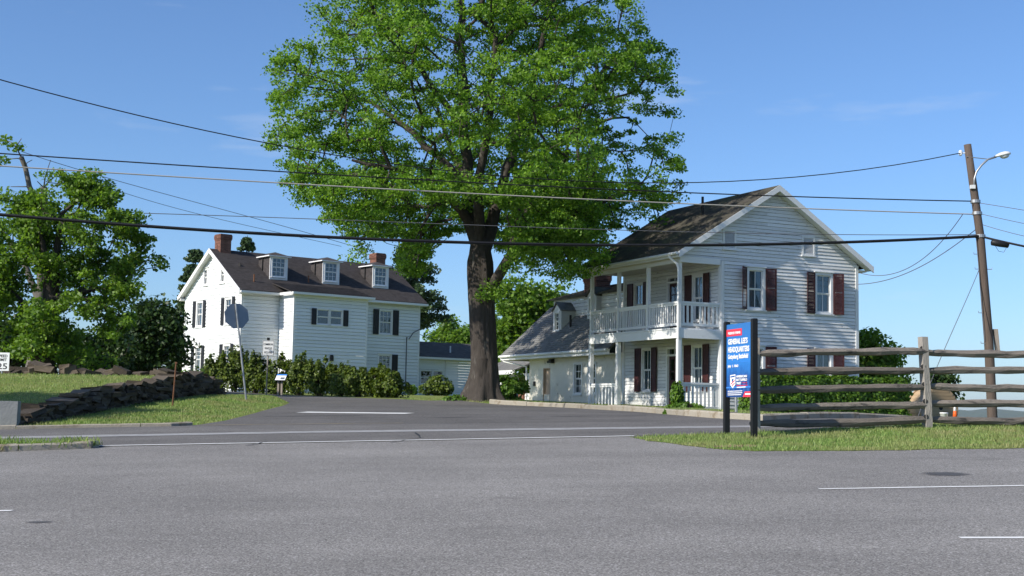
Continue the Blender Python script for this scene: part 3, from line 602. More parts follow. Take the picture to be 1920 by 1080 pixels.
def roof_slope(parent, name, e0, e1, r0, r1, m, course=0.14, th=0.05, child='shingle_courses'):
    """sheathing slab with lapped shingle courses from eave e0-e1 to ridge r0-r1"""
    e0, e1, r0, r1 = map(Vector, (e0, e1, r0, r1)); nn = (e1 - e0).cross(r0 - e0).normalized()
    if nn.z < 0: nn = -nn
    mb = MB(); mb.hexa([e0 - nn * th, e1 - nn * th, r1 - nn * th, r0 - nn * th, e0, e1, r1, r0]); rf = mb.build(name, m, parent)
    n = max(2, round(((r0 - e0).length + (r1 - e1).length) / 2 / course)); mb = MB()
    for i in range(n):
        a0, a1 = e0.lerp(r0, i / n), e1.lerp(r1, i / n); b0, b1 = e0.lerp(r0, (i + 1) / n), e1.lerp(r1, (i + 1) / n)
        k = max(3, int((a1 - a0).length / 0.45)); prev = None; V = []
        for q in range(k + 1):
            f = q / k; jj = random.uniform(0, .006); sl = (b0 - a0).normalized() * random.uniform(-.012, .0) if 0 < i else Vector()
            A = a0.lerp(a1, f) + sl; B = b0.lerp(b1, f); V += [A + nn * .003, A + nn * (.02 + jj), B + nn * .005]
        mb.poly(V, [(3 * q, 3 * q + 3, 3 * q + 4, 3 * q + 1) for q in range(k)] + [(3 * q + 1, 3 * q + 4, 3 * q + 5, 3 * q + 2) for q in range(k)])
    tag(mb.build(child, m, rf), kind='stuff'); return rf
def brick_stack(parent, name, cx, cy, w, d, z0, z1, bw=0.21, bh=0.075, corbel=True, pots=0):
    mb = MB(); mb.box(cx - w / 2 + .012, cx + w / 2 - .012, cy - d / 2 + .012, cy + d / 2 - .012, z0, z1 - .02)
    core = mb.build(name, MT['mortar'], parent); rows = int((z1 - z0) / bh); cache = {}
    for i in range(rows):
        z = z0 + i * bh; out = 0.0
        if corbel and i >= rows - 4: out = 0.05 if i < rows - 1 else 0.03
        if corbel and i == rows - 5: out = 0.025
        off = (i % 2) * bw / 2
        for (ax, L, fx) in ((0, w, -d / 2 - out), (0, w, d / 2 + out), (1, d, -w / 2 - out), (1, d, w / 2 + out)):
            x = -L / 2 - out
            edges = [x] + [e for e in np.arange(-L / 2 - off + bw, L / 2 + out - .03, bw) if e > x + .03] + [L / 2 + out]
            if ax == 1: edges = [x + .1] + [e for e in edges if x + .13 < e < L / 2 + out - .13] + [L / 2 + out - .1]
            for e0, e1 in zip(edges, edges[1:]):
                key = (ax, round(e1 - e0, 3))
                if key not in cache:
                    q = MB(); h = (e1 - e0) / 2 - .005
                    q.box(*((-h, h, -.05, .05) if ax == 0 else (-.05, .05, -h, h)), .005, bh - .004); me = q.mesh('brick'); me.materials.append(MT['brick']); cache[key] = me
                b = link(bpy.data.objects.new('brick', cache[key])); b.parent = core; s_ = 1 if fx > 0 else -1
                b.location = (cx + (e0 + e1) / 2, cy + fx - s_ * .05, z) if ax == 0 else (cx + fx - s_ * .05, cy + (e0 + e1) / 2, z)
    if pots:
        mb = MB(); mb.lathe([(.13, z1 - .05), (.13, z1 + .25), (.15, z1 + .25), (.15, z1 + .3), (.10, z1 + .3)], 14, Matrix.Translation((cx + .2, cy, 0))); mb.build('chimney_pot', MT['brick'], parent)
    return core

# ------------------------------------------------------------------ house with the two-storey porch (right)
TH_R = math.radians(64)
_c = at(1351, 770, 47.0)
HR = thing('porch_house', 'weathered white two-storey house with double porch and maroon shutters', 'house', (_c.x, _c.y, _c.z - 0.02), math.pi / 2 - TH_R)
GW, HL, ZW = 6.15, 6.65, 5.32            # gable width, length, wall height
XR, ZR, TANR = 2.27, 8.18, 0.625         # ridge position and height, roof pitch
def under(x): return ZR - 0.16 - abs(x - XR) * TANR
Z0R = -0.8
wg = Wall((0, 0, 0), 0, HR)
for (u0, u1) in ((1.1, 1.88), (4.15, 4.95)):
    for k, (a, b) in enumerate(((3.65, 5.15), (0.86, 2.34))):
        wg.window(u0, u1, a, b, 'trim', 2, (1, 1), ('maroon', 0.40, (0.55 if u0 < 2 and k == 0 else 0.12, 0.30)), True, True, True, 0.085, louver=True, hole=(u0 < 2 and k == 0))
lw = wg.boards('gable_wall', 0.1, GW - 0.1, Z0R, ZW, 0.128, MT['white'], butt=True)
wg2 = Wall((0, 0, 0), 0, HR)
for u0, u1, a, b in ((0.08, 0.60, 5.80, 6.45), (3.58, 4.12, 5.80, 6.45)):
    wg2.op.append((u0, u1, a, b)); mb = MB()
    for q in ((u0 - .03, u0 + .05, a - .05, b + .03), (u1 - .05, u1 + .03, a - .05, b + .03)): wg2.bx(mb, q[0], q[1], -.06, .045, q[2], q[3])
    wg2.bx(mb, u0 + .05, u1 - .05, -.06, .045, b - .05, b + .03); wg2.bx(mb, u0 - .06, u1 + .06, 0.0, .08, a - .09, a - .052); wg2.bx(mb, u0 + .05, u1 - .05, -.06, .04, a - .05, a + .02)
    v = mb.build('gable_vent', MT['trim'], HR)
    z = a + .03
    while z < b - .06:
        mb = MB(); mb.hexa([wg2.p(u0 + .05, .035, z), wg2.p(u1 - .05, .035, z), wg2.p(u1 - .05, .028, z), wg2.p(u0 + .05, .028, z), wg2.p(u0 + .05, -.01, z + .05), wg2.p(u1 - .05, -.01, z + .05), wg2.p(u1 - .05, -.017, z + .05), wg2.p(u0 + .05, -.017, z + .05)])
        mb.build('vent_slat', MT['trim'], v); z += .048
    mb = MB(); wg2.bx(mb, u0, u1, -.09, -.07, a, b); mb.build('vent_backing', MT['room'], v)
wg2.boards('gable_peak_wall', lambda z: max(-1.72, XR - (ZR - .17 - z) / TANR), lambda z: min(GW - 0.02, XR + (ZR - .17 - z) / TANR), ZW, ZR - .22, 0.128, MT['white'], butt=True)
mb = MB(); wg.bx(mb, -0.02, 0.11, -0.1, .05, Z0R, ZW); mb.box(-.052, -.021, 0, .12, Z0R, ZW); mb.build('corner_board', MT['trim'], HR)
mb = MB(); wg.bx(mb, GW - .11, GW + .02, -0.1, .05, Z0R, ZW + .2); mb.build('corner_board', MT['trim'], HR)
# wall under the porch
wp = Wall((0, HL, 0), -math.pi / 2, HR)          # u runs from the far end to the near corner, faces -x
U = lambda t: HL - t
for t, z0, z1 in ((1.40, 3.25, 4.95), (5.50, 3.25, 4.95), (1.42, 0.72, 2.38), (4.88, 0.72, 2.38)):
    wp.window(U(t) - .36, U(t) + .36, z0, z1, 'trim', 2, (1, 1), ('maroon', 0.40, 0.06), True, True, False, 0.07, louver=False)
for z0, z1, tr in ((2.92, 4.75, 5.02), (0.05, 2.02, 2.36)):
    u0, u1 = U(3.03) - .45, U(3.03) + .45; wp.op.append((u0, u1, z0, tr)); mb = MB()
    wp.bx(mb, u0 - .02, u0 + .08, -.12, .045, z0, tr); wp.bx(mb, u1 - .08, u1 + .02, -.12, .045, z0, tr); wp.bx(mb, u0 + .08, u1 - .08, -.12, .045, tr - .07, tr + .01); wp.bx(mb, u0 + .08, u1 - .08, -.12, .04, z1, z1 + .07)
    fr = mb.build('door_frame', MT['trim'], HR)
    mb = MB(); wp.bx(mb, u0 + .08, u1 - .08, -.08, -.05, z0, z1)
    for dz0, dz1 in ((.12, .75), (.85, 1.0)):
        for s0, s1 in ((.14, .42), (.48, .76)): wp.bx(mb, u0 + s0, u0 + s1, -.05, -.035, z0 + dz0, z0 + dz1)
    dr = mb.build('door', MT['maroon'], fr)
    for s0, s1 in ((.16, .42), (.48, .74)):
        for a, b in ((1.08, 1.38), (1.42, z1 - z0 - .12)): mb = MB(); wp.bx(mb, u0 + s0, u0 + s1, -.05, -.044, z0 + a, z0 + b); mb.build('door_pane', MT['glassd'], fr)
    mb = MB(); wp.bx(mb, u0 + .08, u1 - .08, -.07, -.065, z1 + .07, tr - .07); mb.build('transom_pane', MT['glassd'], fr)
    mb = MB(); wp.bx(mb, (u0 + u1) / 2 - .015, (u0 + u1) / 2 + .015, -.06, -.03, z1 + .07, tr - .07); mb.build('transom_bar', MT['trim'], fr)
    mb = MB(); mb.lathe([(.0, 0), (.03, .01), (.035, .04), (.0, .06)], 10, Matrix.Translation(wp.p(u1 - .14, -.03, z0 + .95)) @ Matrix.Rotation(-math.pi / 2, 4, 'Y')); mb.build('door_knob', MT['galv'], fr)
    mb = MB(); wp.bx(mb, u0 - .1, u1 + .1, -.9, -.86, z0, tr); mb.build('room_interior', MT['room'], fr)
wp.boards('porch_wall', 0.1, HL - 0.1, Z0R, ZW, 0.128, MT['white'])
mb = MB(); wp.bx(mb, -.02, .1, -.1, .05, Z0R, ZW); mb.build('corner_board', MT['trim'], HR)
# hidden walls, kept plain
mb = MB(); mb.box(GW - .05, GW - .01, 0.12, HL, Z0R, ZW + .25); mb.build('side_wall', MT['white'], HR)
mb = MB(); mb.prism([(0.0, Z0R), (GW, Z0R), (GW, ZW + .2), (XR, ZR - .25), (-1.7, ZW + .18), (-1.7, ZW + .1), (0, ZW + .1)], HL - .04, HL); mb.build('rear_wall', MT['white'], HR)
# roof
EL, ER, Y0, Y1 = -2.02, 6.60, -0.38, HL + 0.3
zl, zr = ZR - (XR - EL) * TANR, ZR - (ER - XR) * TANR
roof_slope(HR, 'roof', (EL, Y0, zl), (EL, Y1, zl), (XR, Y0, ZR), (XR, Y1, ZR), MT['shingle2'], 0.13)
roof_slope(HR, 'roof', (ER, Y0, zr), (ER, Y1, zr), (XR, Y0, ZR), (XR, Y1, ZR), MT['shingle2'], 0.13)
mb = MB()
for xa, za in ((EL, zl), (ER, zr)):
    sg = 1 if xa < XR else -1
    mb.hexa([(xa, Y0 - .03, za - .22), (XR, Y0 - .03, ZR - .22), (XR, Y0 + .02, ZR - .22), (xa, Y0 + .02, za - .22), (xa, Y0 - .03, za + .0), (XR, Y0 - .03, ZR + .0), (XR, Y0 + .02, ZR + .0), (xa, Y0 + .02, za + .0)])
mb.build('rake_board', MT['trim'], HR)
mb = MB()
for xa, za in ((EL, zl), (ER, zr)): mb.hexa([(xa, Y0 + .02, za - .15), (XR, Y0 + .02, ZR - .15), (XR, 0, ZR - .15), (xa, 0, za - .15), (xa, Y0 + .02, za - .1), (XR, Y0 + .02, ZR - .1), (XR, 0, ZR - .1), (xa, 0, za - .1)])
mb.box(GW + .02, ER, 0.0, HL, zr - .17, zr - .1); mb.build('eave_soffit', MT['trim'], HR)
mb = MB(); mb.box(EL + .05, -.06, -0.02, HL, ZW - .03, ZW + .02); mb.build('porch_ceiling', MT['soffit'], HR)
mb = MB(); mb.box(EL, EL + .05, Y0, Y1, zl - .2, zl - .02); mb.box(-1.77, -1.62, 0.0, HL, ZW - .16, ZW - .031); mb.build('porch_beam', MT['trim'], HR)
mb = MB(); mb.box(-1.76, -.06, -.06, 0.0, ZW - .16, ZW + .05); mb.build('porch_end_beam', MT['trim'], HR)
mb = MB(); mb.tube([(EL - .07, Y0, zl - .08), (EL - .07, Y1, zl - .10)], .055, 8); mb.build('gutter', MT['trim'], HR)
mb = MB(); mb.tube([(EL - .07, .12, zl - .1), (EL - .05, .08, zl - .22), (-1.86, -.02, zl - .42), (-1.82, -.05, zl - .6), (-1.82, -.05, 0.0)], .042, 8); mb.build('downspout', MT['trim'], HR)
mb = MB(); mb.tube([(0.9, 2.5, ZR - 1.0), (0.9, 2.5, ZR - .15)], .05, 10); mb.build('vent_pipe', MT['blackpost'], HR)
# porch deck, posts and railings
ZD = 2.87
mb = MB(); mb.box(-1.82, -.06, -.02, HL - .35, ZD - .05, ZD); mb.build('porch_deck', MT['trim'], HR)
mb = MB(); mb.box(-1.80, -1.755, 0.0, HL - .36, ZD - .36, ZD - .052); mb.build('porch_fascia', MT['trim'], HR)
mb = MB(); mb.box(-1.80, -.02, -.05, -.002, ZD - .36, ZD - .052); mb.build('porch_fascia', MT['trim'], HR)
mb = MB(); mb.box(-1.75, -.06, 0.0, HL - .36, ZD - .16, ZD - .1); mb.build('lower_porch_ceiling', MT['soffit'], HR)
mb = MB(); mb.box(-1.80, -.06, -.02, HL - .35, -.3, 0.03); mb.build('porch_floor', MT['trim'], HR)
PT = (0.02, 2.06, 4.14, 6.2)
for i, t in enumerate(PT):
    mb = MB(); mb.box(-1.75, -1.63, t - .0, t + .12, ZD + .001, ZW - .161); mb.build('porch_post', MT['trim'], HR)
    if i != 1: mb = MB(); mb.box(-1.76, -1.61, t, t + .15, 0.031, ZD - .361); mb.build('porch_post', MT['trim'], HR)
def bal(w, d, h):
    mb = MB(); mb.box(-w / 2, w / 2, -d / 2, d / 2, 0, h); me = mb.mesh('baluster'); me.materials.append(MT['trim']); return me
def railing(p0, p1, z0, z1, me, sp, skip=(), low=True):
    p0, p1 = Vector(p0), Vector(p1); L = (p1 - p0).length; d = (p1 - p0) / L; a = math.atan2(d.y, d.x)
    T = Matrix.Translation((p0.x, p0.y, 0)) @ Matrix.Rotation(a, 4, 'Z')
    mb = MB(); mb.box(0, L, -.05, .05, z1 - .07, z1, T); mb.box(0, L, -.03, .03, z1 - .14, z1 - .071, T); mb.build('top_rail', MT['trim'], HR)
    if low: mb = MB(); mb.box(0, L, -.035, .035, z0, z0 + .09, T); mb.build('bottom_rail', MT['trim'], HR)
    n = round(L / sp)
    for k in range(n):
        if k in skip: continue
        q = p0 + d * (L * (k + .5) / n); b = link(bpy.data.objects.new('baluster', me)); b.parent = HR
        b.location = (q.x, q.y, z0 + .085); b.rotation_euler = (random.uniform(-.015, .015), random.uniform(-.015, .015), a)
bu = bal(.042, .042, .69); bw_ = bal(.085, .025, .69); bl = bal(.085, .025, .78)
for a, b in zip(PT, PT[1:]): railing((-1.69, a + .12), (-1.69, b), ZD + .08, ZD + .93, bu, .152)
railing((-1.62, .06), (-.03, .06), ZD + .08, ZD + .93, bw_, .185, (3,))
railing((-1.69, PT[2] + .15), (-1.69, PT[3]), .06, .98, bl, .25)
railing((-1.55, .06), (-.03, .06), .06, .98, bl, .165)

# ------------------------------------------------------------------ low stone annex with the tall rear wing behind it
AN = thing('stone_annex', 'low whitewashed stone annex with grey shingle roof, joined to porch house', 'house', HR.location, HR.rotation_euler.z)
T0, T1 = HL + .02, 14.9
wa = Wall((0, T1, 0), -math.pi / 2, AN); UA = lambda t: T1 - t
zb = -.6; HA = 2.28
doors = [(UA(13.2) - .34, UA(13.2) + .34, 0.0, 1.78)]; wins = [(UA(10.35) - .35, UA(10.35) + .35, .62, 1.95), (UA(9.15) - .35, UA(9.15) + .35, .62, 1.95)]
for u0, u1, z0, z1 in wins: wa.window(u0, u1, z0, z1, 'trim', 2, (2, 2), None, False, True, False, .06, 'glassd')
# stone wall as a slab with holes, face roughened by many small facets
op = doors + wins; us = sorted({0, UA(T0)} | {x for o in op for x in o[:2]}); zs = sorted({zb, HA} | {x for o in op for x in o[2:]})
def fine(l, st): return sorted(set(np.round(np.concatenate([np.linspace(a, b, max(2, int((b - a) / st) + 1)) for a, b in zip(l, l[1:])]), 4)))
uu, zz = fine(us, .12), fine(zs, .12); mb = MB(); V = []
edge = set(np.round([x for o in op for x in o[:2]], 4))
for z in zz:
    for u in uu:
        q = Vector((u * 3, z * 3, 1)); V.append(wa.p(u, .012 + .02 * mnoise.noise(q) + .012 * mnoise.noise(q * 2.6), z))
nu = len(uu); Fm = []
for j in range(len(zz) - 1):
    for i in range(nu - 1):
        mu, mz = (uu[i] + uu[i + 1]) / 2, (zz[j] + zz[j + 1]) / 2
        if any(o[0] < mu < o[1] and o[2] < mz < o[3] for o in op): continue
        Fm.append((j * nu + i, j * nu + i + 1, (j + 1) * nu + i + 1, (j + 1) * nu + i))
mb.poly(V, Fm); 
mb.build('stone_wall', MT['stucco'], AN)
mb = MB(); mb.box(0.02, 4.4, T1 - .22, T1 - .01, zb, HA); mb.box(.02, .06, T0, T1 - .25, zb, .62); mb.build('end_wall', MT['stucco'], AN)
u0, u1, z0, z1 = doors[0]
mb = MB(); wa.bx(mb, u0, u1, -.14, -.1, z0 - .1, z1); d_ = mb.build('door', MT['tan'], AN)
mb = MB(); wa.bx(mb, u0, u0 + .03, -.1, .02, z0, z1); wa.bx(mb, u1 - .03, u1, -.1, .02, z0, z1); wa.bx(mb, u0 + .03, u1 - .03, -.1, .02, z1 - .04, z1); mb.build('door_frame', MT['tan'], d_)
mb = MB(); wa.bx(mb, UA(14.35) - .09, UA(14.35) + .09, .0, .06, 1.0, 1.2); mb.build('meter_box', MT['blackpost'], AN)
mb = MB(); wa.bx(mb, UA(12.6) - .18, UA(12.6) + .18, .06, .24, 1.98, 2.08); wa.bx(mb, UA(12.6) - .1, UA(12.6) + .1, .0, .2, 2.08, 2.16); mb.build('wall_lamp', MT['blackpost'], AN)
AX, AZ = 1.95, 4.75; EX = -.62; EZ = 2.42
roof_slope(AN, 'roof', (EX, T0 + .05, EZ), (EX, T1 + 1.75, EZ), (AX, T0 + .05, AZ), (AX, T1 + 1.75, AZ), MT['shingle3'], .15)
roof_slope(AN, 'roof', (4.5, T0 + .05, EZ), (4.5, T1 + 1.75, EZ), (AX, T0 + .05, AZ), (AX, T1 + 1.75, AZ), MT['shingle3'], .15)
mb = MB(); mb.box(EX - .02, EX + .02, T0 + .05, T1 + 1.75, EZ - .24, EZ - .03); mb.box(EX + .021, -.02, T0 + .05, T1 + 1.73, EZ - .22, EZ - .19); mb.build('eave_fascia', MT['trim'], AN)
mb = MB(); mb.tube([(EX - .07, T0 + .1, EZ - .06), (EX - .07, T1 + 1.78, EZ - .08)], .06, 8); mb.build('gutter', MT['trim'], AN)
mb = MB(); mb.tube([(EX - .07, T1 + 1.7, EZ - .1), (EX + .05, T1 + 1.5, EZ - .3), (-.12, T1 + .1, EZ - .55), (-.1, T1 + .05, 0)], .04, 8); mb.build('downspout', MT['trim'], AN)
mb = MB(); mb.prism([(EX + .1, EZ - .25), (4.4, EZ - .25), (AX, AZ - .15)], T1 + 1.55, T1 + 1.6); mb.build('gable_end', MT['trim'], AN)
def dormer(parent, o, ang, w, h, depth, m_wall, m_roof, gable=True, mt='trim', cols=2, rows=(2, 2), hip=False):
    """window dormer: front face at o (local), facing -n of the wall frame"""
    wd = Wall(o, ang, parent); pw = w + .26
    fr = wd.window(.13, .13 + w, .05, h, mt, cols, rows, None, False, True, False, .055, 'glassd')
    root = fr
    mb = MB(); wd.bx(mb, .01, .06, -depth, -.03, -.5, h + .05); mb.build('dormer_cheek', MT[m_roof if hip else m_wall], root)
    mb = MB(); wd.bx(mb, pw - .06, pw - .01, -depth, -.03, -.5, h + .05); mb.build('dormer_cheek', MT[m_roof if hip else m_wall], root)
    mb = MB(); wd.bx(mb, 0, .11, -.03, .02, -.5, h + .05); wd.bx(mb, pw - .11, pw, -.03, .02, -.5, h + .05); wd.bx(mb, .11, pw - .11, -.1, .015, h + .016, h + .1); wd.bx(mb, .11, pw - .11, -.1, .015, -.5, -.012)
    mb.build('dormer_wall', MT[m_wall], root)
    mb = MB(); rz = h + (.36 if hip else pw * .52); ov = .16; z0 = h + .08
    if hip:
        c = [wd.p(-ov, ov, z0), wd.p(pw + ov, ov, z0), wd.p(pw + ov, -depth, z0), wd.p(-ov, -depth, z0)]
        r0, r1 = wd.p(pw / 2, -pw * .42, rz), wd.p(pw / 2, -depth - .3, rz)
        mb.poly(c + [r0, r1], [(0, 1, 4), (1, 2, 5, 4), (3, 0, 4, 5), (0, 3, 2, 1)])
    else:
        c = [wd.p(-.07, .1, h + .02), wd.p(pw / 2, .1, rz), wd.p(pw + .07, .1, h + .02), wd.p(-.07, -depth - .4, h + .02), wd.p(pw / 2, -depth - .4, rz), wd.p(pw + .07, -depth - .4, h + .02)]
        mb.poly(c + [q + Vector((0, 0, .05)) for q in c], [(6, 7, 10, 9), (7, 8, 11, 10), (0, 3, 4, 1), (1, 4, 5, 2), (0, 1, 7, 6), (1, 2, 8, 7), (3, 9, 10, 4), (4, 10, 11, 5), (0, 6, 9, 3), (2, 5, 11, 8)])
        m2 = MB(); m2.poly([wd.p(.0, .02, h + .05), wd.p(pw, .02, h + .05), wd.p(pw / 2, .02, rz - .02), wd.p(.0, -.1, h + .05), wd.p(pw, -.1, h + .05), wd.p(pw / 2, -.1, rz - .02)], [(0, 1, 2), (3, 5, 4), (0, 3, 4, 1), (1, 4, 5, 2), (0, 2, 5, 3)])
        m2.build('dormer_gable', MT[mt], root)
    mb.build('dormer_roof', MT[m_roof], root)
    if hip:
        mb = MB(); wd.bx(mb, -ov, pw + ov, -depth, ov + .01, h + .02, h + .079); mb.build('dormer_cornice', MT[mt], root)
    return fr
xd = .55; dormer(AN, (xd, 13.7, 3.42), -math.pi / 2, .5, .88, 1.2, 'trim', 'shingle3')
# taller boarded wing behind
wr = Wall((1.25, 15.0, 0), -math.pi / 2, AN)
wr.boards('rear_wing_wall', 0, 8.2, 3.4, 4.98, .16, MT['white'])
mb = MB(); mb.box(1.3, 6.0, 14.9, 14.96, 2.0, 4.98); mb.build('rear_wing_end', MT['white'], AN)
roof_slope(AN, 'rear_wing_roof', (1.02, 6.8, 4.96), (1.02, 15.25, 4.96), (3.6, 6.8, 5.72), (3.6, 15.25, 5.72), MT['shingle2'], .15)
dormer(AN, (1.0, 11.4, 4.05), -math.pi / 2, .52, .78, .6, 'white', 'shingle2')
brick_stack(AN, 'chimney', 2.2, 12.7, 0.72, 1.12, 4.6, 6.05, .22, .085, True, 1)
mb = MB(); mb.tube([(.65, 12.3, 3.3), (.65, 12.3, 4.1)], .05, 8); mb.build('vent_pipe', MT['blackpost'], AN)

# small shed beyond the annex
SH = thing('garden_shed', 'small white shed with grey roof and brick pier beyond stone annex', 'shed', HR.location, HR.rotation_euler.z)
ws = Wall((.7, 20.6, 0), -math.pi / 2, SH)
ws.op.append((2.5, 3.5, -.5, 1.35)); ws.boards('wall', 0, 4.6, -.4, 1.62, .16, MT['white'])
mb = MB(); ws.bx(mb, 3.42, 3.9, .02, .12, -.4, 1.5); mb.build('brick_pier', MT['brick'], SH)
mb = MB(); ws.bx(mb, 2.4, 3.6, -.5, -.4, -.5, 1.4); mb.build('dark_opening', MT['room'], SH)
mb = MB(); ws.bx(mb, 2.45, 2.53, -.05, .04, -.4, 1.4); ws.bx(mb, 2.53, 3.42, -.05, .04, 1.32, 1.4); mb.build('opening_frame', MT['trim'], SH)
roof_slope(SH, 'roof', (.25, 16.9, 1.78), (.25, 21.0, 1.78), (2.6, 16.9, 2.75), (2.6, 21.0, 2.75), MT['shingle3'], .15)
mb = MB(); mb.box(.2, .25, 16.9, 21.0, 1.58, 1.77); mb.build('eave_fascia', MT['trim'], SH)
mb = MB(); mb.box(.72, 4.5, 20.5, 20.58, -.4, 1.7); mb.build('end_wall', MT['white'], SH)

# ------------------------------------------------------------------ big white house with dormers (left)
TH_L = math.radians(52)
_c = at(447, 735, 78.0)
HLH = thing('dormer_house', 'large white house with dark roof, three dormers and black shutters', 'house', (_c.x, _c.y, _c.z - .25), math.pi / 2 - TH_L)
LW, LD, LZ = 12.6, 7.8, 6.12; LR = 8.98   # length, depth, eave height, ridge height
BS, BE, BD = 2.5, 7.55, 1.75              # bay start, end, depth
ex = .205; ZG = -.5
wf = Wall((0, 0, 0), 0, HLH)
wf.window(1.55, 2.1, 1.2, 2.3, 'alutrim', 2, (1, 1), None, True, True, False, .09)
wf.window(9.5, 10.5, 4.1, 5.66, 'alutrim', 3, (1, 2), ('black', .42, .05), False, True, False, .08, 'glassd')
wf.window(9.5, 10.5, 1.25, 2.85, 'alutrim', 3, (1, 3), ('black', .42, .05), True, True, True, .08, 'glassd', 'right')
wf.boards('front_wall', .08, BS, ZG, LZ, ex, MT['alu'], thick=.034)
wf.op = wf.op[1:]
wf.boards('front_wall', BE, LW - .08, ZG, LZ, ex, MT['alu'], thick=.034)
wb = Wall((BS, -BD, 0), 0, HLH)
wb.window(1.52, 2.42, 4.35, 5.3, 'alutrim', 1, (1, 1), ('black', .33, .05), False, True, False, .06, 'glassd', 'left')
wb.window(2.42, 3.32, 4.35, 5.3, 'alutrim', 1, (1, 1), ('black', .33, .05), False, True, False, .06, 'glassd', 'right')
wb.window(1.1, 2.0, .9, 1.9, 'alutrim', 2, (1, 1), None, True, True, False, .06)
wb.boards('bay_wall', .08, BE - BS - .08, ZG, LZ - .06, ex, MT['alu'], thick=.034)
wbs = Wall((BS, 0, 0), -math.pi / 2, HLH); wbs.boards('bay_side_wall', 0, BD - .08, ZG, LZ - .06, ex, MT['alu'], thick=.034)
mb = MB(); mb.box(BE - .04, BE - .01, -BD + .05, -.01, ZG, LZ - .06); mb.build('bay_far_wall', MT['alu'], HLH)
wl = Wall((0, LD, 0), -math.pi / 2, HLH); UL = lambda t: LD - t
for t0, t1 in ((5.1, 6.1), (1.15, 2.15)):
    wl.window(UL(t1), UL(t0), 4.25, 5.88, 'alutrim', 3, (1, 2), ('black', .36, .05), True, True, True, .13)
    wl.window(UL(t1), UL(t0), 1.45, 3.1, 'alutrim', 3, (1, 3), ('black', .36, .05), True, True, True, .13)
for t in (4.95, 2.6): wl.window(UL(t) - .33, UL(t) + .33, 6.8, 7.85, 'alutrim', 2, (1, 2), None, False, True, True, .11, 'glassd')
YM = LD / 2; TL = (LR - LZ - .1) / (YM + .42)
wl.boards('gable_wall', .08, LD - .08, ZG, LZ - .0, ex, MT['alu'], thick=.034)
wl.boards('gable_peak_wall', lambda z: max(0.0, YM - (LR - .2 - z) / TL), lambda z: min(LD, YM + (LR - .2 - z) / TL), LZ, LR - .28, ex, MT['alu'], thick=.034)
for x, y, s_ in ((-.025, -.025, 1), (LW - .1, -.025, 1), (-.025, LD - .08, 1)):
    mb = MB(); mb.box(x, x + .12, y, y + .12, ZG, LZ); mb.build('corner_board', MT['alutrim'], HLH)
for x in (BS - .025, BE - .1): mb = MB(); mb.box(x, x + .12, -BD - .03, -BD + .09, ZG, LZ - .06); mb.build('corner_board', MT['alutrim'], HLH)
mb = MB(); mb.box(LW - .05, LW - .03, .1, LD, ZG, LZ); mb.prism([(0, 0)] * 3, 0, 0) if False else None; mb.box(.1, LW, LD - .05, LD - .02, ZG, LZ); mb.build('rear_wall', MT['alu'], HLH)
mb = MB(); mb.poly([(LW - .05, 0, LZ), (LW - .05, LD, LZ), (LW - .05, YM, LR - .2), (LW - .02, 0, LZ), (LW - .02, LD, LZ), (LW - .02, YM, LR - .2)], [(0, 1, 2), (3, 5, 4), (0, 2, 5, 3), (1, 4, 5, 2)]); mb.build('far_gable_wall', MT['alu'], HLH)
xo, xe = -.35, LW + .3; zeL = LR - (YM + .42) * TL
roof_slope(HLH, 'roof', (xo, -.42, zeL), (xe, -.42, zeL), (xo, YM, LR), (xe, YM, LR), MT['shingle'], .15)
roof_slope(HLH, 'roof', (xo, LD + .42, zeL), (xe, LD + .42, zeL), (xo, YM, LR), (xe, YM, LR), MT['shingle'], .15)
run = .95; zt = zeL + TL * (run + .0)
roof_slope(HLH, 'bay_roof', (BS - .3, -BD - .3, LZ + .05), (BE + .3, -BD - .3, LZ + .05), (BS - .3, -.42 + run, zt + .02), (BE + .3, -.42 + run, zt + .02), MT['shingle'], .15)
mb = MB()
for sg, ya in ((1, -.42), (-1, LD + .42)):
    mb.hexa([(xo - .03, ya, zeL - .26), (xo - .03, YM, LR - .26), (xo + .02, YM, LR - .26), (xo + .02, ya, zeL - .26), (xo - .03, ya, zeL + .01), (xo - .03, YM, LR + .01), (xo + .02, YM, LR + .01), (xo + .02, ya, zeL + .01)])
    mb.hexa([(xo + .021, ya, zeL - .2), (xo + .021, YM, LR - .2), (0, YM, LR - .2), (0, ya, zeL - .2), (xo + .021, ya, zeL - .15), (xo + .021, YM, LR - .15), (0, YM, LR - .15), (0, ya, zeL - .15)])
mb.build('rake_board', MT['alutrim'], HLH)
for y0, y1 in ((-.40, .0), (LD, LD + .40)): mb = MB(); mb.box(xo + .03, .55, y0, y1, zeL - .24, zeL - .1); mb.build('cornice_return', MT['alutrim'], HLH)
for x0, x1, ya in ((xo + .03, BS - .31, -.42), (BE + .31, xe, -.42), (BS - .3, BE + .3, -BD - .3)):
    mb = MB(); mb.box(x0, x1, ya - .12, ya, LZ - .08, LZ + .05); mb.box(x0, x1, ya + .001, ya + .3, LZ - .10, LZ - .05); mb.build('gutter', MT['alutrim'], HLH)
for x in (BS - .3, BE + .24): mb = MB(); mb.box(x, x + .06, -BD - .3, -.45, LZ - .09, LZ + .06); mb.build('bay_cornice', MT['alutrim'], HLH)
for s_ in (2.85, 6.5, 10.15): dormer(HLH, (s_ - .6, .95, zeL + TL * 1.37 + .12), 0, .94, 1.25, 1.5, 'alutrim', 'shingle', mt='alutrim', cols=3, rows=(2, 2), hip=True)
brick_stack(HLH, 'chimney', .55, YM, .72, .8, LR - .35, LR + .95)
brick_stack(HLH, 'chimney', 11.75, YM, .72, .8, LR - .35, LR + .75)
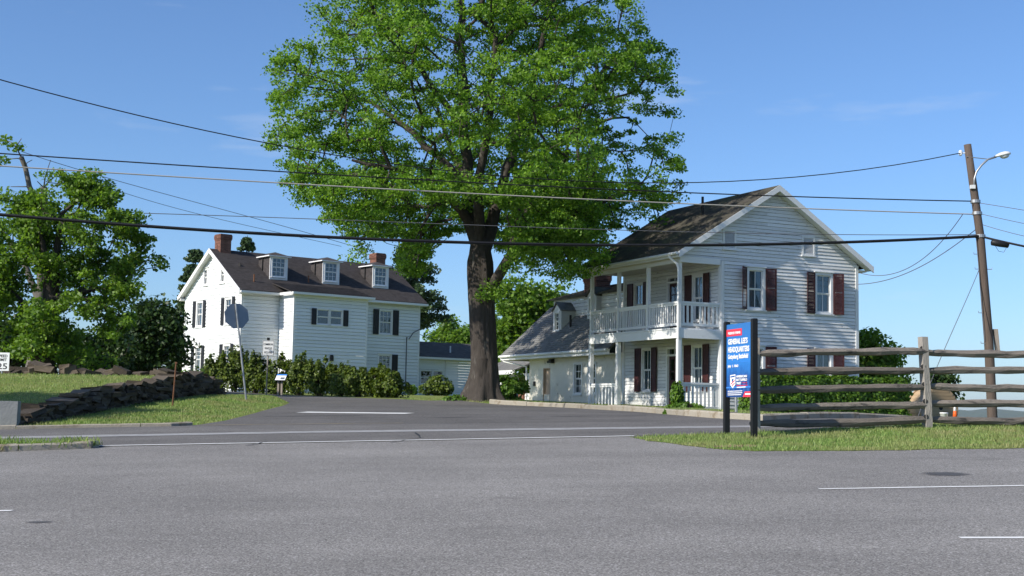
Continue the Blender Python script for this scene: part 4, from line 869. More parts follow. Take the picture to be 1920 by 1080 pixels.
for s_, y_ in ((1.0, .5), (4.9, .9)): mb = MB(); mb.tube([(s_, y_, zeL + TL * (y_ + .42) - .05), (s_, y_, zeL + TL * (y_ + .42) + .45)], .045, 8); mb.build('vent_pipe', MT['rust'], HLH)
mb = MB(); wb.bx(mb, 2.5, 2.7, .02, .16, 2.2, 2.5); wb.bx(mb, 2.52, 2.68, .03, .14, 2.5, 2.58); mb.build('wall_lamp', MT['blackpost'], HLH)
mb = MB(); wb.bx(mb, 3.9, 4.5, .02, .3, 1.0, 1.6); mb.build('utility_box', MT['rust'], HLH)
mb = MB(); wf.bx(mb, BE + .02, BE + .12, .02, .11, ZG, LZ - .1); mb.build('downspout', MT['alutrim'], HLH)
mb = MB(); mb.tube([wf.p(11.6, .06, ZG), wf.p(11.6, .06, 4.0), wf.p(11.75, .12, 3.9), wf.p(12.0, .2, 4.3), wf.p(12.5, .2, 4.55)], .03, 6); mb.build('service_conduit', MT['wire'], HLH)

# low wing to the right of it, behind the big trunk
LWG = thing('low_wing', 'low single-storey white wing with dark roof, behind the big trunk', 'house', HLH.location, HLH.rotation_euler.z)
ww = Wall((LW + .05, 1.0, 0), 0, LWG); wl_ = 8.5
ww.window(.75, 1.75, 1.05, 2.0, 'alutrim', 1, (1, 1), None, False, True, False, .06, 'glassd'); ww.window(1.75, 2.6, 1.05, 2.0, 'alutrim', 1, (1, 1), None, False, True, False, .06, 'glassd')
ww.boards('wall', 0, wl_, -.5, 2.75, .18, MT['alu'], thick=.034)
roof_slope(LWG, 'roof', (LW + .02, .6, 2.82), (LW + wl_ + .3, .6, 2.82), (LW + .02, 4.6, 4.05), (LW + wl_ + .3, 4.6, 4.05), MT['shingle4'], .15)
mb = MB(); mb.box(LW + .05, LW + wl_ + .3, .5, .6, 2.7, 2.83); mb.box(LW + .05, LW + wl_, .601, .98, 2.7, 2.74); mb.build('gutter', MT['alutrim'], LWG)
mb = MB(); mb.box(LW + wl_, LW + wl_ + .04, 1.05, 7.5, -.5, 2.8); mb.box(LW + .1, LW + wl_, 7.5, 7.54, -.5, 3.0); mb.build('end_wall', MT['alu'], LWG)
mb = MB(); mb.tube([(LW + 3.9, 2.0, 3.2), (LW + 3.9, 2.0, 3.7)], .05, 8); mb.build('vent_pipe', MT['alutrim'], LWG)
mb = MB(); mb.tube([ww.p(2.75, .05, -.4), ww.p(2.75, .05, 2.7)], .035, 8); mb.build('downspout', MT['alutrim'], LWG)

# ------------------------------------------------------------------ vegetation
def leaf_quads(C, N, size, fold=0.25, aspect=0.8):
    """folded leaf quads at centres C with normals N"""
    n = len(C); a = RNG.normal(size=(n, 3)); t = np.cross(N, a); t /= np.linalg.norm(t, axis=1)[:, None] + 1e-9; b = np.cross(N, t)
    s = size * (0.65 + 0.7 * RNG.random(n))[:, None]
    P0 = C - t * s * 0.5; P2 = C + t * s * 0.5; w = s * aspect * 0.5
    P1 = C + b * w + N * s * fold * 0.4 - t * s * 0.08; P3 = C - b * w + N * s * fold * 0.4 - t * s * 0.08
    V = np.stack([P0, P1, P2, P3], 1).reshape(-1, 3); k = np.arange(n) * 4
    return V, np.stack([k, k + 1, k + 2, k + 3], 1)
def rand_normals(n, up=0.8):
    N = RNG.normal(size=(n, 3)); N /= np.linalg.norm(N, axis=1)[:, None]; N[:, 2] += up; N /= np.linalg.norm(N, axis=1)[:, None]; return N
def clusters(centres, per, rad, size, up=0.8, flat=0.5, droop=0.0):
    c = np.repeat(centres, per, 0); n = len(c); d = RNG.normal(size=(n, 3)); d /= np.linalg.norm(d, axis=1)[:, None]
    r = np.repeat(rad, per) if hasattr(rad, '__len__') else rad
    d *= (RNG.random(n) ** 0.5 * r)[:, None]; d[:, 2] *= flat; d[:, 2] -= droop * (d[:, 0] ** 2 + d[:, 1] ** 2)
    return leaf_quads(c + d, rand_normals(n, up), size)
def grow(limbs, att, step=0.55, tip=0.012, expo=2.25, bend=0.35, wig=0.06):
    """limbs: list of polylines [(p, r)...]; att: attraction points -> (segments p0,p1,r0,r1)"""
    pos, par, rad0, dirs, plen = [], [], [], [], []
    def add(p, pa, r, d):
        pos.append(np.array(p, float)); par.append(pa); rad0.append(r); dirs.append(d); plen.append(0 if pa < 0 else plen[pa] + np.linalg.norm(pos[-1] - pos[pa])); return len(pos) - 1
    for L in limbs:
        pts = [np.array(p, float) for p, r in L]; rs = [r for p, r in L]
        pa = -1 if not pos else int(np.argmin([np.linalg.norm(q - pts[0]) for q in pos]))
        for i in range(len(pts)):
            if i == 0:
                if pa < 0: pa = add(pts[0], -1, rs[0], pts[1] - pts[0])
                continue
            n = max(1, int(np.linalg.norm(pts[i] - pts[i - 1]) / step))
            for k in range(1, n + 1):
                f = k / n; q = pts[i - 1] + (pts[i] - pts[i - 1]) * f + (RNG.normal(size=3) * wig if k < n else 0)
                d = pts[i] - pts[i - 1]; pa = add(q, pa, rs[i - 1] + (rs[i] - rs[i - 1]) * f, d / (np.linalg.norm(d) + 1e-9))
    n_l = len(pos); ax = np.array([p for p in pos])
    order = np.argsort([np.min(np.linalg.norm(ax - a, axis=1)) for a in att]); load = {}
    arr = np.zeros((n_l + 40 * len(att), 3)); arr[:n_l] = ax; dr = np.zeros_like(arr); dr[:n_l] = dirs; ok = np.zeros(len(arr), bool)
    ok[:n_l] = [r < 99 for r in rad0]; tips = []
    pl = np.zeros(len(arr)); pl[:n_l] = plen
    for ai in order:
        a = att[ai]; m = len(pos); v = a - arr[:m]; dist = np.linalg.norm(v, axis=1) + 1e-6
        cosd = (v * dr[:m]).sum(1) / dist
        cost = dist * (1 + 0.9 * np.clip(0.35 - cosd, 0, 2)) + 0.10 * pl[:m]; cost[~ok[:m]] = 1e9
        j = int(np.argmin(cost)); p0 = arr[j].copy(); D = dist[j]; n = max(1, int(D / step))
        c1 = p0 + dr[j] * D * bend + np.array([0, 0, -0.02 * D]); pa = j
        for k in range(1, n + 1):
            f = k / n; q = (1 - f) ** 2 * p0 + 2 * f * (1 - f) * c1 + f * f * a
            if k < n: q = q + RNG.normal(size=3) * wig * min(1, D / 2)
            d = q - arr[pa]; d = d / (np.linalg.norm(d) + 1e-9); pa = add(q, pa, 0, d); arr[pa] = q; dr[pa] = d; ok[pa] = True; pl[pa] = plen[pa]
        tips.append(pa)
    m = len(pos); cnt = np.zeros(m)
    for t in tips: cnt[t] += 1
    for i in range(m - 1, 0, -1):
        if par[i] >= 0: cnt[par[i]] += cnt[i]
    r = np.maximum(tip * np.maximum(cnt, 0.6) ** (1 / expo), np.array(rad0))
    return np.array(pos), np.array(par), r
def skin(pos, par, r, sides=6, flare=None):
    i = np.where(par >= 0)[0]; p0, p1 = pos[par[i]], pos[i]; r0, r1 = np.minimum(r[par[i]], r[i] * 1.35 + .01), r[i]
    t = p1 - p0; L = np.linalg.norm(t, axis=1)[:, None] + 1e-9; t /= L
    p1 = p1 + t * r1[:, None] * 0.25
    up = np.where(np.abs(t[:, 2:3]) < 0.9, np.array([[0, 0, 1.0]]), np.array([[1.0, 0, 0]]))
    a = np.cross(t, up); a /= np.linalg.norm(a, axis=1)[:, None]; b = np.cross(t, a); V = []; n = len(i)
    for P, R in ((p0, r0), (p1, r1)):
        for k in range(sides):
            w = 2 * np.pi * k / sides; V.append(P + (a * np.cos(w) + b * np.sin(w)) * R[:, None])
    V = np.stack(V, 1).reshape(-1, 3); base = np.arange(n)[:, None] * 2 * sides; F = []
    for k in range(sides): F.append(np.concatenate([base + k, base + (k + 1) % sides, base + sides + (k + 1) % sides, base + sides + k], 1))
    return V, np.concatenate(F)
def trunk_mesh(path, radii, n=64, ridges=11, amp=0.11, flare=0.0, seed=0):
    """bark-ridged trunk along a path"""
    path = [Vector(p) for p in path]; P = []; R = []
    for i in range(len(path) - 1):
        m = max(2, int((path[i + 1] - path[i]).length / 0.12))
        for k in range(m): P.append(path[i].lerp(path[i + 1], k / m)); R.append(radii[i] + (radii[i + 1] - radii[i]) * k / m)
    P.append(path[-1]); R.append(radii[-1]); V = []
    z0 = P[0].z
    for p, r in zip(P, R):
        h = p.z - z0
        for k in range(n):
            w = 2 * math.pi * k / n; c = Vector((math.cos(w), math.sin(w), 0))
            q = Vector((c.x * 2.2 + seed, c.y * 2.2, h * 0.35))
            rr = r * (1 + amp * mnoise.noise(Vector((c.x * 5 + seed, c.y * 5, h * 0.5))) + amp * 0.8 * mnoise.noise(Vector((c.x * 10, c.y * 10 + seed, h * 0.9))) + 0.12 * mnoise.noise(q))
            if flare: rr += flare * math.exp(-h / 0.45) * (0.35 + max(0, math.cos(w * 5 + seed + 0.8 * math.sin(w))) ** 1.2 * (0.7 + 0.6 * mnoise.noise(Vector((c.x, c.y, seed)))))
            V.append(p + c * rr)
    m = len(P); i = np.arange((m - 1) * n); k = i % n; row = i - k
    F = np.stack([row + k, row + (k + 1) % n, row + n + (k + 1) % n, row + n + k], 1)
    return np.array(V), F
def tree(name, label, base, limbs, centres, leafm, barkm, per, crad, lsize, trunk=None, group=None, tip=0.012, up=0.8, flat=0.5, step=0.55, bare=0, sides=6, droop=0.0):
    root = thing(name, label, 'tree', base, 0, group); B = np.array(base)
    pos, par, r = grow([[(np.array(p) - B, q) for p, q in L] for L in limbs], centres - B, step, tip)
    V, F = skin(pos, par, r, sides); obj('branches', fast_mesh('branches', V, F, True), MT[barkm], root)
    if trunk is not None:
        V, F = trunk; obj('trunk', fast_mesh('trunk', V - B, F, True), MT[barkm], root)
    cc = centres - B; rr = crad * (0.6 + 0.8 * RNG.random(len(cc))) if not hasattr(crad, '__len__') else crad
    if bare: k = RNG.random(len(cc)) > bare; cc = cc[k]; rr = rr[k]
    V, F = clusters(cc, per, rr, lsize, up, flat, droop); tag(obj('crown', fast_mesh('crown', V, F), MT[leafm], root), kind='stuff')
    return root
def lump(p, f, seed=0): return np.array([mnoise.noise(Vector((q[0] * f + seed, q[1] * f, q[2] * f))) for q in p])

# --- the big maple in the middle
TB = np.array([-1.02, 50.2, gz(-1.02, 50.2) - .1]); D0 = 50.2
def tp(u, v, dy=0.0): return np.array(at(u, v, D0 + dy))
_z = lambda v: float(at(900, v, D0).z)
prof_v = [-260, -210, -120, 0, 60, 100, 150, 200, 260, 300, 350, 400, 440, 480, 510]
prof_l = [860, 750, 672, 612, 570, 545, 512, 484, 498, 508, 526, 585, 640, 672, 740]
prof_r = [940, 1060, 1150, 1212, 1235, 1258, 1268, 1272, 1264, 1258, 1285, 1262, 1210, 1150, 1090]
cl = []; tries = 0
while len(cl) < 3100 and tries < 90000:
    tries += 1; v = random.uniform(-250, 512) if random.random() < .8 else random.uniform(330, 512); ang = random.uniform(0, 2 * math.pi)
    l, rgt = 905 - np.interp(v, prof_v, prof_l), np.interp(v, prof_v, prof_r) - 905
    c_ = math.cos(ang); R = (rgt if c_ > 0 else l); dep = 1.16 * (l + rgt) / 2
    rho = random.random() ** 0.42
    if v > 400: rho = max(rho, 0.45 + 0.3 * random.random())
    x = rho * R * c_; y = rho * dep * math.sin(ang)
    # uneven outline: leave out lumps of the volume
    p = at(905 + x, v, D0); q = np.array([p.x, D0 + y / FPX * D0, p.z])
    ns = mnoise.noise(Vector((q[0] * .38, q[1] * .38, q[2] * .55))) + .45 * mnoise.noise(Vector((q[0] * .95, q[1] * .95, q[2] * 1.3)))
    if ns < -0.14 + 0.12 * (rho > .85) - .12 * (v > 380): continue
    u = 905 + x
    if 800 < u < 905 and v < 130 and random.random() < .72: continue      # thin part of the crown, bare twigs
    if v > 405 and mnoise.noise(Vector((q[0] * .3 + 7, q[1] * .3, v * .004))) < .02 + (v - 405) * .0016: continue
    if v > 440 and 790 < u < 960: continue
    if v > 395 and 850 < u < 930 and random.random() < .7: continue
    cl.append(q)
for k in range(52):                       # low hanging sprays
    u, v = random.uniform(955, 1135), random.uniform(440, 528); cl.append(np.array(at(u, v - abs(u - 1040) * .15, D0 + random.uniform(-4, .5))))
for k in range(16): cl.append(np.array(at(random.uniform(640, 790), random.uniform(420, 498), D0 + random.uniform(-4, 1))))
for u, v in ((905, 556), (918, 545), (932, 552), (925, 535)): cl.append(np.array(at(u, v, D0 - .75)))
cl = np.array(cl)
_pu = 960 + cl[:, 0] / cl[:, 1] * FPX; _pv = 768 - (cl[:, 2] - EYE) / cl[:, 1] * FPX
cl = cl[~((_pu > 680) & (_pu < 752) & (_pv > 448))]
fork = tp(902, 470)
limbs = [
    [(TB + [0, 0, .2], .5), (tp(906, 640), .45), (tp(903, 520), .45), (fork, .42)],
    [(fork, .31), (tp(882, 420), .27), (tp(876, 360), .24), (tp(868, 240, -.4), .22), (tp(866, 120, -.2), .15), (tp(862, -20), .09), (tp(868, -160), .04)],
    [(fork, .31), (tp(921, 425, .3), .27), (tp(938, 370, .5), .22), (tp(965, 260, .8), .20), (tp(1010, 120, 1.0), .13), (tp(1040, -40, 1.0), .06)],
    [(fork, .24), (tp(898, 400, -.6), .2), (tp(905, 300, -1.6), .18), (tp(920, 180, -2.6), .11), (tp(930, 60, -3), .05)],
    [(tp(908, 565), .26), (tp(930, 525, -.3), .21), (tp(957, 480, -.6), .19), (tp(972, 420, -1.1), .18), (tp(1030, 350, -1.6), .13), (tp(1110, 290, -2), .07)],
    [(tp(957, 480, -.9), .17), (tp(1010, 425, -.3), .14), (tp(1090, 385, .2), .09), (tp(1180, 360, .5), .05)],
    [(tp(876, 360), .2), (tp(820, 290, .6), .15), (tp(740, 220, 1), .10), (tp(650, 170, 1.3), .05)],
    [(tp(882, 420), .19), (tp(840, 370, -.8), .14), (tp(760, 320, -1.6), .09), (tp(660, 300, -2), .05)],
    [(tp(868, 240, -.4), .15), (tp(790, 130, -.8), .10), (tp(710, 30, -1), .05)],
    [(tp(965, 260, .8), .15), (tp(1060, 190, 1.4), .10), (tp(1160, 110, 1.6), .05)],
    [(tp(938, 370, .5), .18), (tp(1000, 300, 1.8), .13), (tp(1090, 240, 3), .08), (tp(1180, 220, 3.6), .04)],
    [(tp(876, 360), .17), (tp(850, 290, 2.0), .12), (tp(820, 200, 3.6), .07)],
]
V1, F1 = trunk_mesh([TB, TB + [0, 0, .35], tp(908, 690), tp(906, 640), tp(903, 560), tp(901, 490), tp(900, 455)], [.58, .55, .50, .48, .48, .47, .34], flare=.5, seed=3)
tree('maple_tree', 'huge leafy maple with thick forked trunk between the white houses', tuple(TB), limbs, cl, 'leaf', 'bark', 100, .46, .105, (V1, F1), tip=.0105, up=.55, flat=.5, droop=.12)

# --- generic trees
def ell_tree(name, label, base_uv, Y, crown, n, leafm, barkm, per, crad, lsize, r0, group=None, lean=0.0, thin=-.1, flat=.6, up=.7, fr=.5, zb=None, nl=7):
    """crown: list of (u, v, ru, rv) ellipses in photo pixels at distance Y"""
    x0 = at(base_uv[0], base_uv[1], Y); k = Y / FPX; bz = gz(x0.x, Y) - .1; B = np.array([x0.x, Y, bz]); pts = []; t = 0
    wts = np.array([c[2] * c[3] for c in crown], float); wts /= wts.sum()
    while len(pts) < n and t < n * 60:
        t += 1; u, v, ru, rv = crown[RNG.choice(len(crown), p=wts)]; d = RNG.normal(size=3); d /= np.linalg.norm(d); d *= RNG.random() ** .45
        p = at(u + d[0] * ru, v + d[2] * rv, Y); q = np.array([p.x, Y + d[1] * ru * k * .9, p.z])
        if q[2] < gz(q[0], q[1]) + .3: continue
        if mnoise.noise(Vector(q * fr)) + .4 * mnoise.noise(Vector(q * fr * 2.6)) < thin: continue
        pts.append(q)
    pts = np.array(pts); top = pts[:, 2].max(); cen = pts.mean(0)
    stem = [B + [0, 0, .0], B * .5 + np.array([B[0], B[1], 0]) * .5 + [0, 0, bz * .5 + (cen[2] - bz) * .35], np.array([(B[0] + cen[0]) / 2, Y, bz + (cen[2] - bz) * .75]), np.array([cen[0], Y, bz + (top - bz) * .8])]
    L = [[(stem[0], r0), (np.array([B[0], Y, bz + (cen[2] - bz) * .4]), r0 * .8), (stem[2], r0 * .6), (stem[3], r0 * .2)]]
    for i in range(nl):
        tgt = pts[RNG.integers(len(pts))]; s_ = stem[2] if i % 2 else np.array([B[0], Y, bz + (cen[2] - bz) * .45]); L.append([(s_, r0 * .4), (s_ * .4 + tgt * .6 + [0, 0, .3], r0 * .25), (tgt, r0 * .08)])
    V, F = trunk_mesh([B, (B[0], Y, bz + (cen[2] - bz) * .4)], [r0 * 1.05, r0 * .8], 20, 7, .06, r0 * .5, Y)
    return tree(name, label, tuple(B), L, pts, leafm, barkm, per, crad, lsize, (V, F), group, tip=.011, up=up, flat=flat, step=.7, sides=5)
ell_tree('shade_tree', 'broad green tree with dark trunk behind the lawn, far left', (82, 690), 56, [(150, 440, 120, 100), (215, 500, 88, 85), (60, 560, 110, 110), (130, 620, 130, 75), (20, 480, 70, 110), (100, 370, 60, 50), (180, 360, 55, 42), (30, 420, 60, 60), (150, 350, 30, 25), (235, 430, 55, 45), (270, 480, 40, 25)], 640, 'leaf2', 'bark2', 75, .50, .15, .45, thin=.0, fr=.62)
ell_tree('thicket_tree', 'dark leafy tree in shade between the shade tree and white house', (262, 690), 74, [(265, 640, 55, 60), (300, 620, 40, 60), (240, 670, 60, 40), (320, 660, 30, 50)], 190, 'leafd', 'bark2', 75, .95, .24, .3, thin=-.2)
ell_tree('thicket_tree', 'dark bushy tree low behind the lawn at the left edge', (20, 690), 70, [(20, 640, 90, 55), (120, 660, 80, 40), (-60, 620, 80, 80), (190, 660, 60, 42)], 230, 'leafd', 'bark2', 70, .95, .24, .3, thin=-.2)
ell_tree('back_tree', 'bright green tree behind the stone annex roof', (985, 700), 84, [(980, 610, 60, 55), (1040, 590, 50, 52), (960, 560, 50, 30), (1060, 620, 40, 45), (945, 660, 40, 50), (1010, 650, 60, 50)], 300, 'leaf2', 'bark2', 75, 1.05, .27, .4, thin=-.2)
ell_tree('small_tree', 'small green tree above the low wing left of trunk', (852, 690), 120, [(852, 606, 22, 24), (868, 630, 34, 20), (832, 632, 16, 10), (850, 640, 40, 14)], 90, 'leaf2', 'bark2', 70, 1.1, .3, .25, thin=-.3)
ell_tree('side_tree', 'leafy tree beside the right corner of the porch house', (1655, 770), 62, [(1648, 680, 38, 32), (1615, 645, 18, 32), (1652, 722, 40, 38), (1612, 700, 30, 55), (1655, 640, 10, 10)], 170, 'leaf2', 'bark2', 70, .62, .2, .22, thin=-.2)
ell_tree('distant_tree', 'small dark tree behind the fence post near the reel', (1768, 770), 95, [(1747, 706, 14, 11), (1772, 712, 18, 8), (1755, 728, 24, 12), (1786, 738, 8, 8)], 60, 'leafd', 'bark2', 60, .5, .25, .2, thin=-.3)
ell_tree('street_tree', 'leafy tree on the left lawn, mostly outside the frame', (-1300, 660), 25.5, [(-1300, -40, 400, 330), (-1260, 60, 380, 260)], 330, 'leaf2', 'bark2', 110, .85, .22, .3, thin=-.6)
# conifers: layered drooping boughs
def conifer(name, label, u, vtop, vbot, Y, w, m, n_lay, per, shape=1.0, bare=.15, size=.2, gaps=0.0, cr=.30, fl=.45):
    p = at(u, vbot, Y); t = at(u, vtop, Y); bz = gz(p.x, Y) - .1; root = thing(name, label, 'tree', (p.x, Y, bz)); H = t.z - bz; r = w * Y / FPX
    mb = MB(); mb.tube([(0, 0, 0), (0, 0, H * .5), (.02, 0, H)], [r * .10 + .08, r * .06 + .05, .02], 8); mb.build('trunk', MT['bark2'], root); C = []; br = MB()
    for i in range(n_lay):
        f = bare + (1 - bare) * i / n_lay; z = H * (f + random.uniform(-.02, .02)); R = r * (1 - f) ** shape + .12
        for k in range(9):
            if random.random() < gaps: continue
            a = random.uniform(0, 6.28); R_ = R * random.uniform(.45, 1.1); e = Vector((math.cos(a) * R_, math.sin(a) * R_, z + R_ * random.uniform(-.25, .12)))
            br.tube([(0, 0, z), e], [.03, .008], 4, False)
            for s in np.linspace(.25, 1, max(3, int(R_ / .28))): C.append(np.array(Vector((0, 0, z)).lerp(e, s)))
    br.build('boughs', MT['bark2'], root); V, F = clusters(np.array(C), per, cr, size, .4, fl); tag(obj('crown', fast_mesh('crown', V, F), MT[m], root), kind='stuff'); return root
conifer('spruce_tree', 'tall dark spruce behind the left gable of the white house', 358, 468, 700, 98, 62, 'needle', 34, 34, .7, .05, .26)
conifer('spruce_tree', 'spruce tip showing above the roof beside the near chimney', 454, 441, 700, 100, 50, 'needle', 30, 34, .7, .05, .24)
conifer('pine_tree', 'open pine with spreading boughs behind right end of dormer house', 772, 440, 740, 104, 92, 'needle', 15, 40, .4, .42, .24, .66, .55, .75)
# old snag with dead limbs, upper left
B = at(60, 690, 66); bz = gz(B.x, 66); sn = thing('dead_tree', 'half-dead tree with bare limbs and leaf tufts, top left', 'tree', (B.x, 66, bz)); Bv = np.array([B.x, 66, bz])
def sp(u, v, dy=0): return np.array(at(u, v, 66 + dy)) - Bv
att = np.array([sp(u, v, random.uniform(-1, 1)) for u, v in [(5, 262), (30, 275), (45, 300), (0, 300), (70, 340), (60, 300), (20, 350), (10, 400), (85, 330), (110, 325), (150, 332), (40, 260), (0, 420), (25, 430), (60, 420), (120, 345), (95, 300), (-20, 280), (-30, 380)]])
pos, par, r = grow([[(np.array([0, 0, -.2]), .34), (sp(75, 560), .26), (sp(84, 440), .2), (sp(82, 352), .16)], [(sp(82, 440), .16), (sp(55, 350), .13), (sp(40, 295), .12)], [(sp(75, 560), .2), (sp(40, 480), .14), (sp(0, 430), .1)]], att, .5, .018)
V, F = skin(pos, par, r); obj('branches', fast_mesh('branches', V, F, True), MT['dead'], sn)
V, F = clusters(att[[0, 1, 3, 8, 9, 10, 15, 12, 13, 14]], 60, .55, .2); tag(obj('crown', fast_mesh('crown', V, F), MT['leaf2'], sn), kind='stuff')

# --- shrubs
def shrub(name, label, cat, p, rx, ry, h, n, size, m, group=None, up=.3, lumps=6, spiky=0.0):
    root = thing(name, label, cat, p, 0, group); C = []; mb = MB()
    for i in range(lumps):
        a = random.uniform(0, 6.28); d = random.uniform(.05, .62); hh = h * (random.uniform(.55, .92) if not spiky else random.uniform(.55, 1.0)) * (1.1 - .35 * d)
        q = Vector((math.cos(a) * rx * d, math.sin(a) * ry * d, hh)); mb.tube([(q.x * .2, q.y * .2, -.05), q * .6, q], [.03, .022, .01], 5)
        k_ = (.38, .6) if not spiky else (.30, .56)
        C.append((q.x, q.y, hh * .55, rx * random.uniform(*k_), ry * random.uniform(*k_), hh * .5))
        for e in range(3 if spiky else 0):
            b_ = random.uniform(0, 6.28); r_ = random.uniform(.1, .4); C.append((q.x + math.cos(b_) * r_, q.y + math.sin(b_) * r_, hh * random.uniform(.55, .95), .13, .13, hh * .28))
    mb.build('stems', MT['bark2'], root); per = n // len(C); P = []
    for x, y, z, a, b, c in C:
        d = RNG.normal(size=(per, 3)); d /= np.linalg.norm(d, axis=1)[:, None]; d *= (RNG.random(per) ** .3)[:, None]
        q = np.array([x, y, z]) + d * [a, b, c]; P.append(q)
    P = np.concatenate(P); k = lump(P, 2.2, p[0]) > -.28; P = P[k & (P[:, 2] > 0)]
    N = P / [rx, ry, h] - [0, 0, .4]; N /= np.linalg.norm(N, axis=1)[:, None]; N += rand_normals(len(P), .4) * .9; N /= np.linalg.norm(N, axis=1)[:, None]
    V, F = leaf_quads(P, N, size); tag(obj('foliage', fast_mesh('foliage', V, F), MT[m], root), kind='stuff'); return root
HG = [(402, 662, 'first'), (440, 656, 'second'), (478, 668, 'third'), (520, 672, 'fourth'), (560, 668, 'fifth'), (598, 672, 'sixth'), (636, 680, 'seventh'), (672, 684, 'eighth'), (706, 686, 'ninth'), (733, 700, 'last')]
EXTRA = {'first': 'at the stone wall end', 'second': 'tallest of the row', 'last': 'at the right end'}
for i, (u, vt, w) in enumerate(HG):
    Y = 67.6 - .62 * i; p = at(u, 735, Y); z = gz(p.x, Y) - .05; t = at(u, vt, Y).z - z
    shrub('evergreen_shrub', 'dark green yew shrub, %s from the left in the row before dormer house' % w if w != 'last' else 'dark green yew shrub at right end of the row before dormer house', 'shrub', (p.x, Y, z), 1.05, .95, t * 1.0, 9500, .125, 'yew', 'yew shrubs along the side street', lumps=12, spiky=1.0)
def put(u, v, Y): p = at(u, v, Y); return (p.x, Y, gz(p.x, Y) - .04)
shrub('rounded_shrub', 'rounded olive green shrub below the low wing window', 'shrub', put(820, 745, 76), 1.15, 1.0, 1.25, 5200, .13, 'yew', lumps=9)
shrub('young_shrub', 'thin small shrub at the right corner of dormer house', 'shrub', put(770, 745, 79), .5, .5, .8, 700, .12, 'weed', lumps=4)
shrub('leafy_bush', 'loose light green bush right of the big trunk', 'bush', put(962, 748, 56.5), 1.0, .8, 1.35, 2600, .17, 'weed', lumps=8)
shrub('sapling', 'light green sapling before the gable of dormer house', 'sapling', put(362, 715, 64), .7, .6, 1.3, 700, .16, 'weed', lumps=5)
shrub('vine_bush', 'dark climbing vine bush at the lower porch corner', 'bush', put(1272, 768, 45.4), .30, .30, 1.15, 1300, .13, 'hedge', lumps=6)
shrub('low_ivy', 'low bright ivy spreading in front of the porch steps', 'ground cover', put(1290, 772, 44.9), .85, .4, .34, 1500, .11, 'weed', lumps=8)
shrub('distant_bush', 'small dark bush on the skyline left of utility pole foot', 'bush', put(1830, 790, 100), 1.2, .8, 1.0, 400, .2, 'leafd', lumps=4)
shrub('distant_bush', 'wide dark bush on the skyline at the right edge', 'bush', put(1893, 788, 100), 2.0, .9, 1.1, 700, .2, 'leafd', lumps=6)
# weeds at kerb and trunk foot
shrub('kerb_weed', 'small weed tuft growing on the corner kerb', 'weed', put(1249, 779, 32.4), .12, .12, .2, 120, .06, 'weed', lumps=4)
shrub('trunk_weed', 'clump of low weeds at the left foot of the big trunk', 'weed', put(852, 751, 50), .55, .4, .32, 500, .1, 'weed', lumps=6)
# clipped hedge before the gable wall
u_ = Vector((math.sin(TH_R), math.cos(TH_R), 0)); h0 = Vector((8.2, 43.9, 0)); hz0 = gz(10.5, 45) - .18
hd = thing('clipped_hedge', 'long clipped green hedge in front of the gable wall', 'hedge', (h0.x, h0.y, hz0), math.pi / 2 - TH_R)
HLn, HWd, HHt = 6.3, 1.1, 1.62; n = 26000; f = RNG.random(n); P = np.zeros((n, 3)); N = np.zeros((n, 3))
top = f < .42; fr = (f >= .42) & (f < .80); e0 = (f >= .80) & (f < .9); e1 = f >= .9; a, b, c = RNG.random(n), RNG.random(n), RNG.random(n)
P[:, 0] = a * HLn; P[:, 1] = b * HWd; P[:, 2] = c * HHt
P[top, 2] = HHt; N[top] = (0, 0, 1); P[fr, 1] = 0; N[fr] = (0, -1, .2); P[e0, 0] = 0; N[e0] = (-1, 0, .2); P[e1, 0] = HLn; N[e1] = (1, 0, .2)
d = .10 * lump(P, 1.6, 5) + .07 * lump(P, 4.5, 9); P += N * d[:, None] + RNG.normal(size=(n, 3)) * .045
sh = np.clip((P[:, 2] - (HHt - .25)) / .3, 0, 1); P[:, 0] = HLn / 2 + (P[:, 0] - HLn / 2) * (1 - .035 * sh); P[:, 1] += .1 * sh * (P[:, 1] < HWd / 2)
N += rand_normals(n, .3) * .7; N /= np.linalg.norm(N, axis=1)[:, None]; V, F = leaf_quads(P, N, .105); tag(obj('foliage', fast_mesh('foliage', V, F), MT['hedge'], hd), kind='stuff')
mb = MB(); mb.box(.15, HLn - .15, .16, HWd - .1, .1, HHt - .2); mb.build('inner_twigs', MT['bark2'], hd)

# ------------------------------------------------------------------ dry stone wall, one object per stone
def stone_mesh(seed):
    r = random.Random(seed); mb = MB(); J = lambda v, k=.1: v + r.uniform(-k, k)
    p = [(J(x * .5), J(y * .5), J(z * .5, .13)) for z in (-1, 1) for x, y in ((-1, -1), (1, -1), (1, 1), (-1, 1))]
    p += [(J(.52, .06), J(0, .2), J(0, .2)), (J(0, .2), J(.1, .25), J(.52, .08)), (J(-.5, .06), J(0, .2), J(0, .2))]
    f = [(0, 3, 2, 1), (0, 1, 5, 4), (2, 3, 7, 6)] + [(a, b, 8) for a, b in ((1, 2), (2, 6), (6, 5), (5, 1))] + [(a, b, 9) for a, b in ((4, 5), (5, 6), (6, 7), (7, 4))] + [(a, b, 10) for a, b in ((3, 0), (0, 4), (4, 7), (7, 3))]
    mb.poly(p, f); me = mb.mesh('stone'); me.materials.append(MT['stone']); return me
STN = [stone_mesh(i) for i in range(14)]
sw = thing('stone_wall', 'dark dry stone retaining wall along the left lawn', 'wall', (WALLX, 28, gz(WALLX + .3, 28)))
def stone(parent, p, s, rot):
    o = link(bpy.data.objects.new('stone', random.choice(STN))); o.parent = parent; o.location = Vector(p) - Vector(parent.location); o.scale = s; o.rotation_euler = rot
wall_h = lambda y: float(np.interp(y, [27.6, 29, 31, 33, 36, 40, 44, 47], [.18, .30, .44, .54, .55, .65, .78, .66]))
y = 27.7; cnt = 0
course = 0; zc = 0
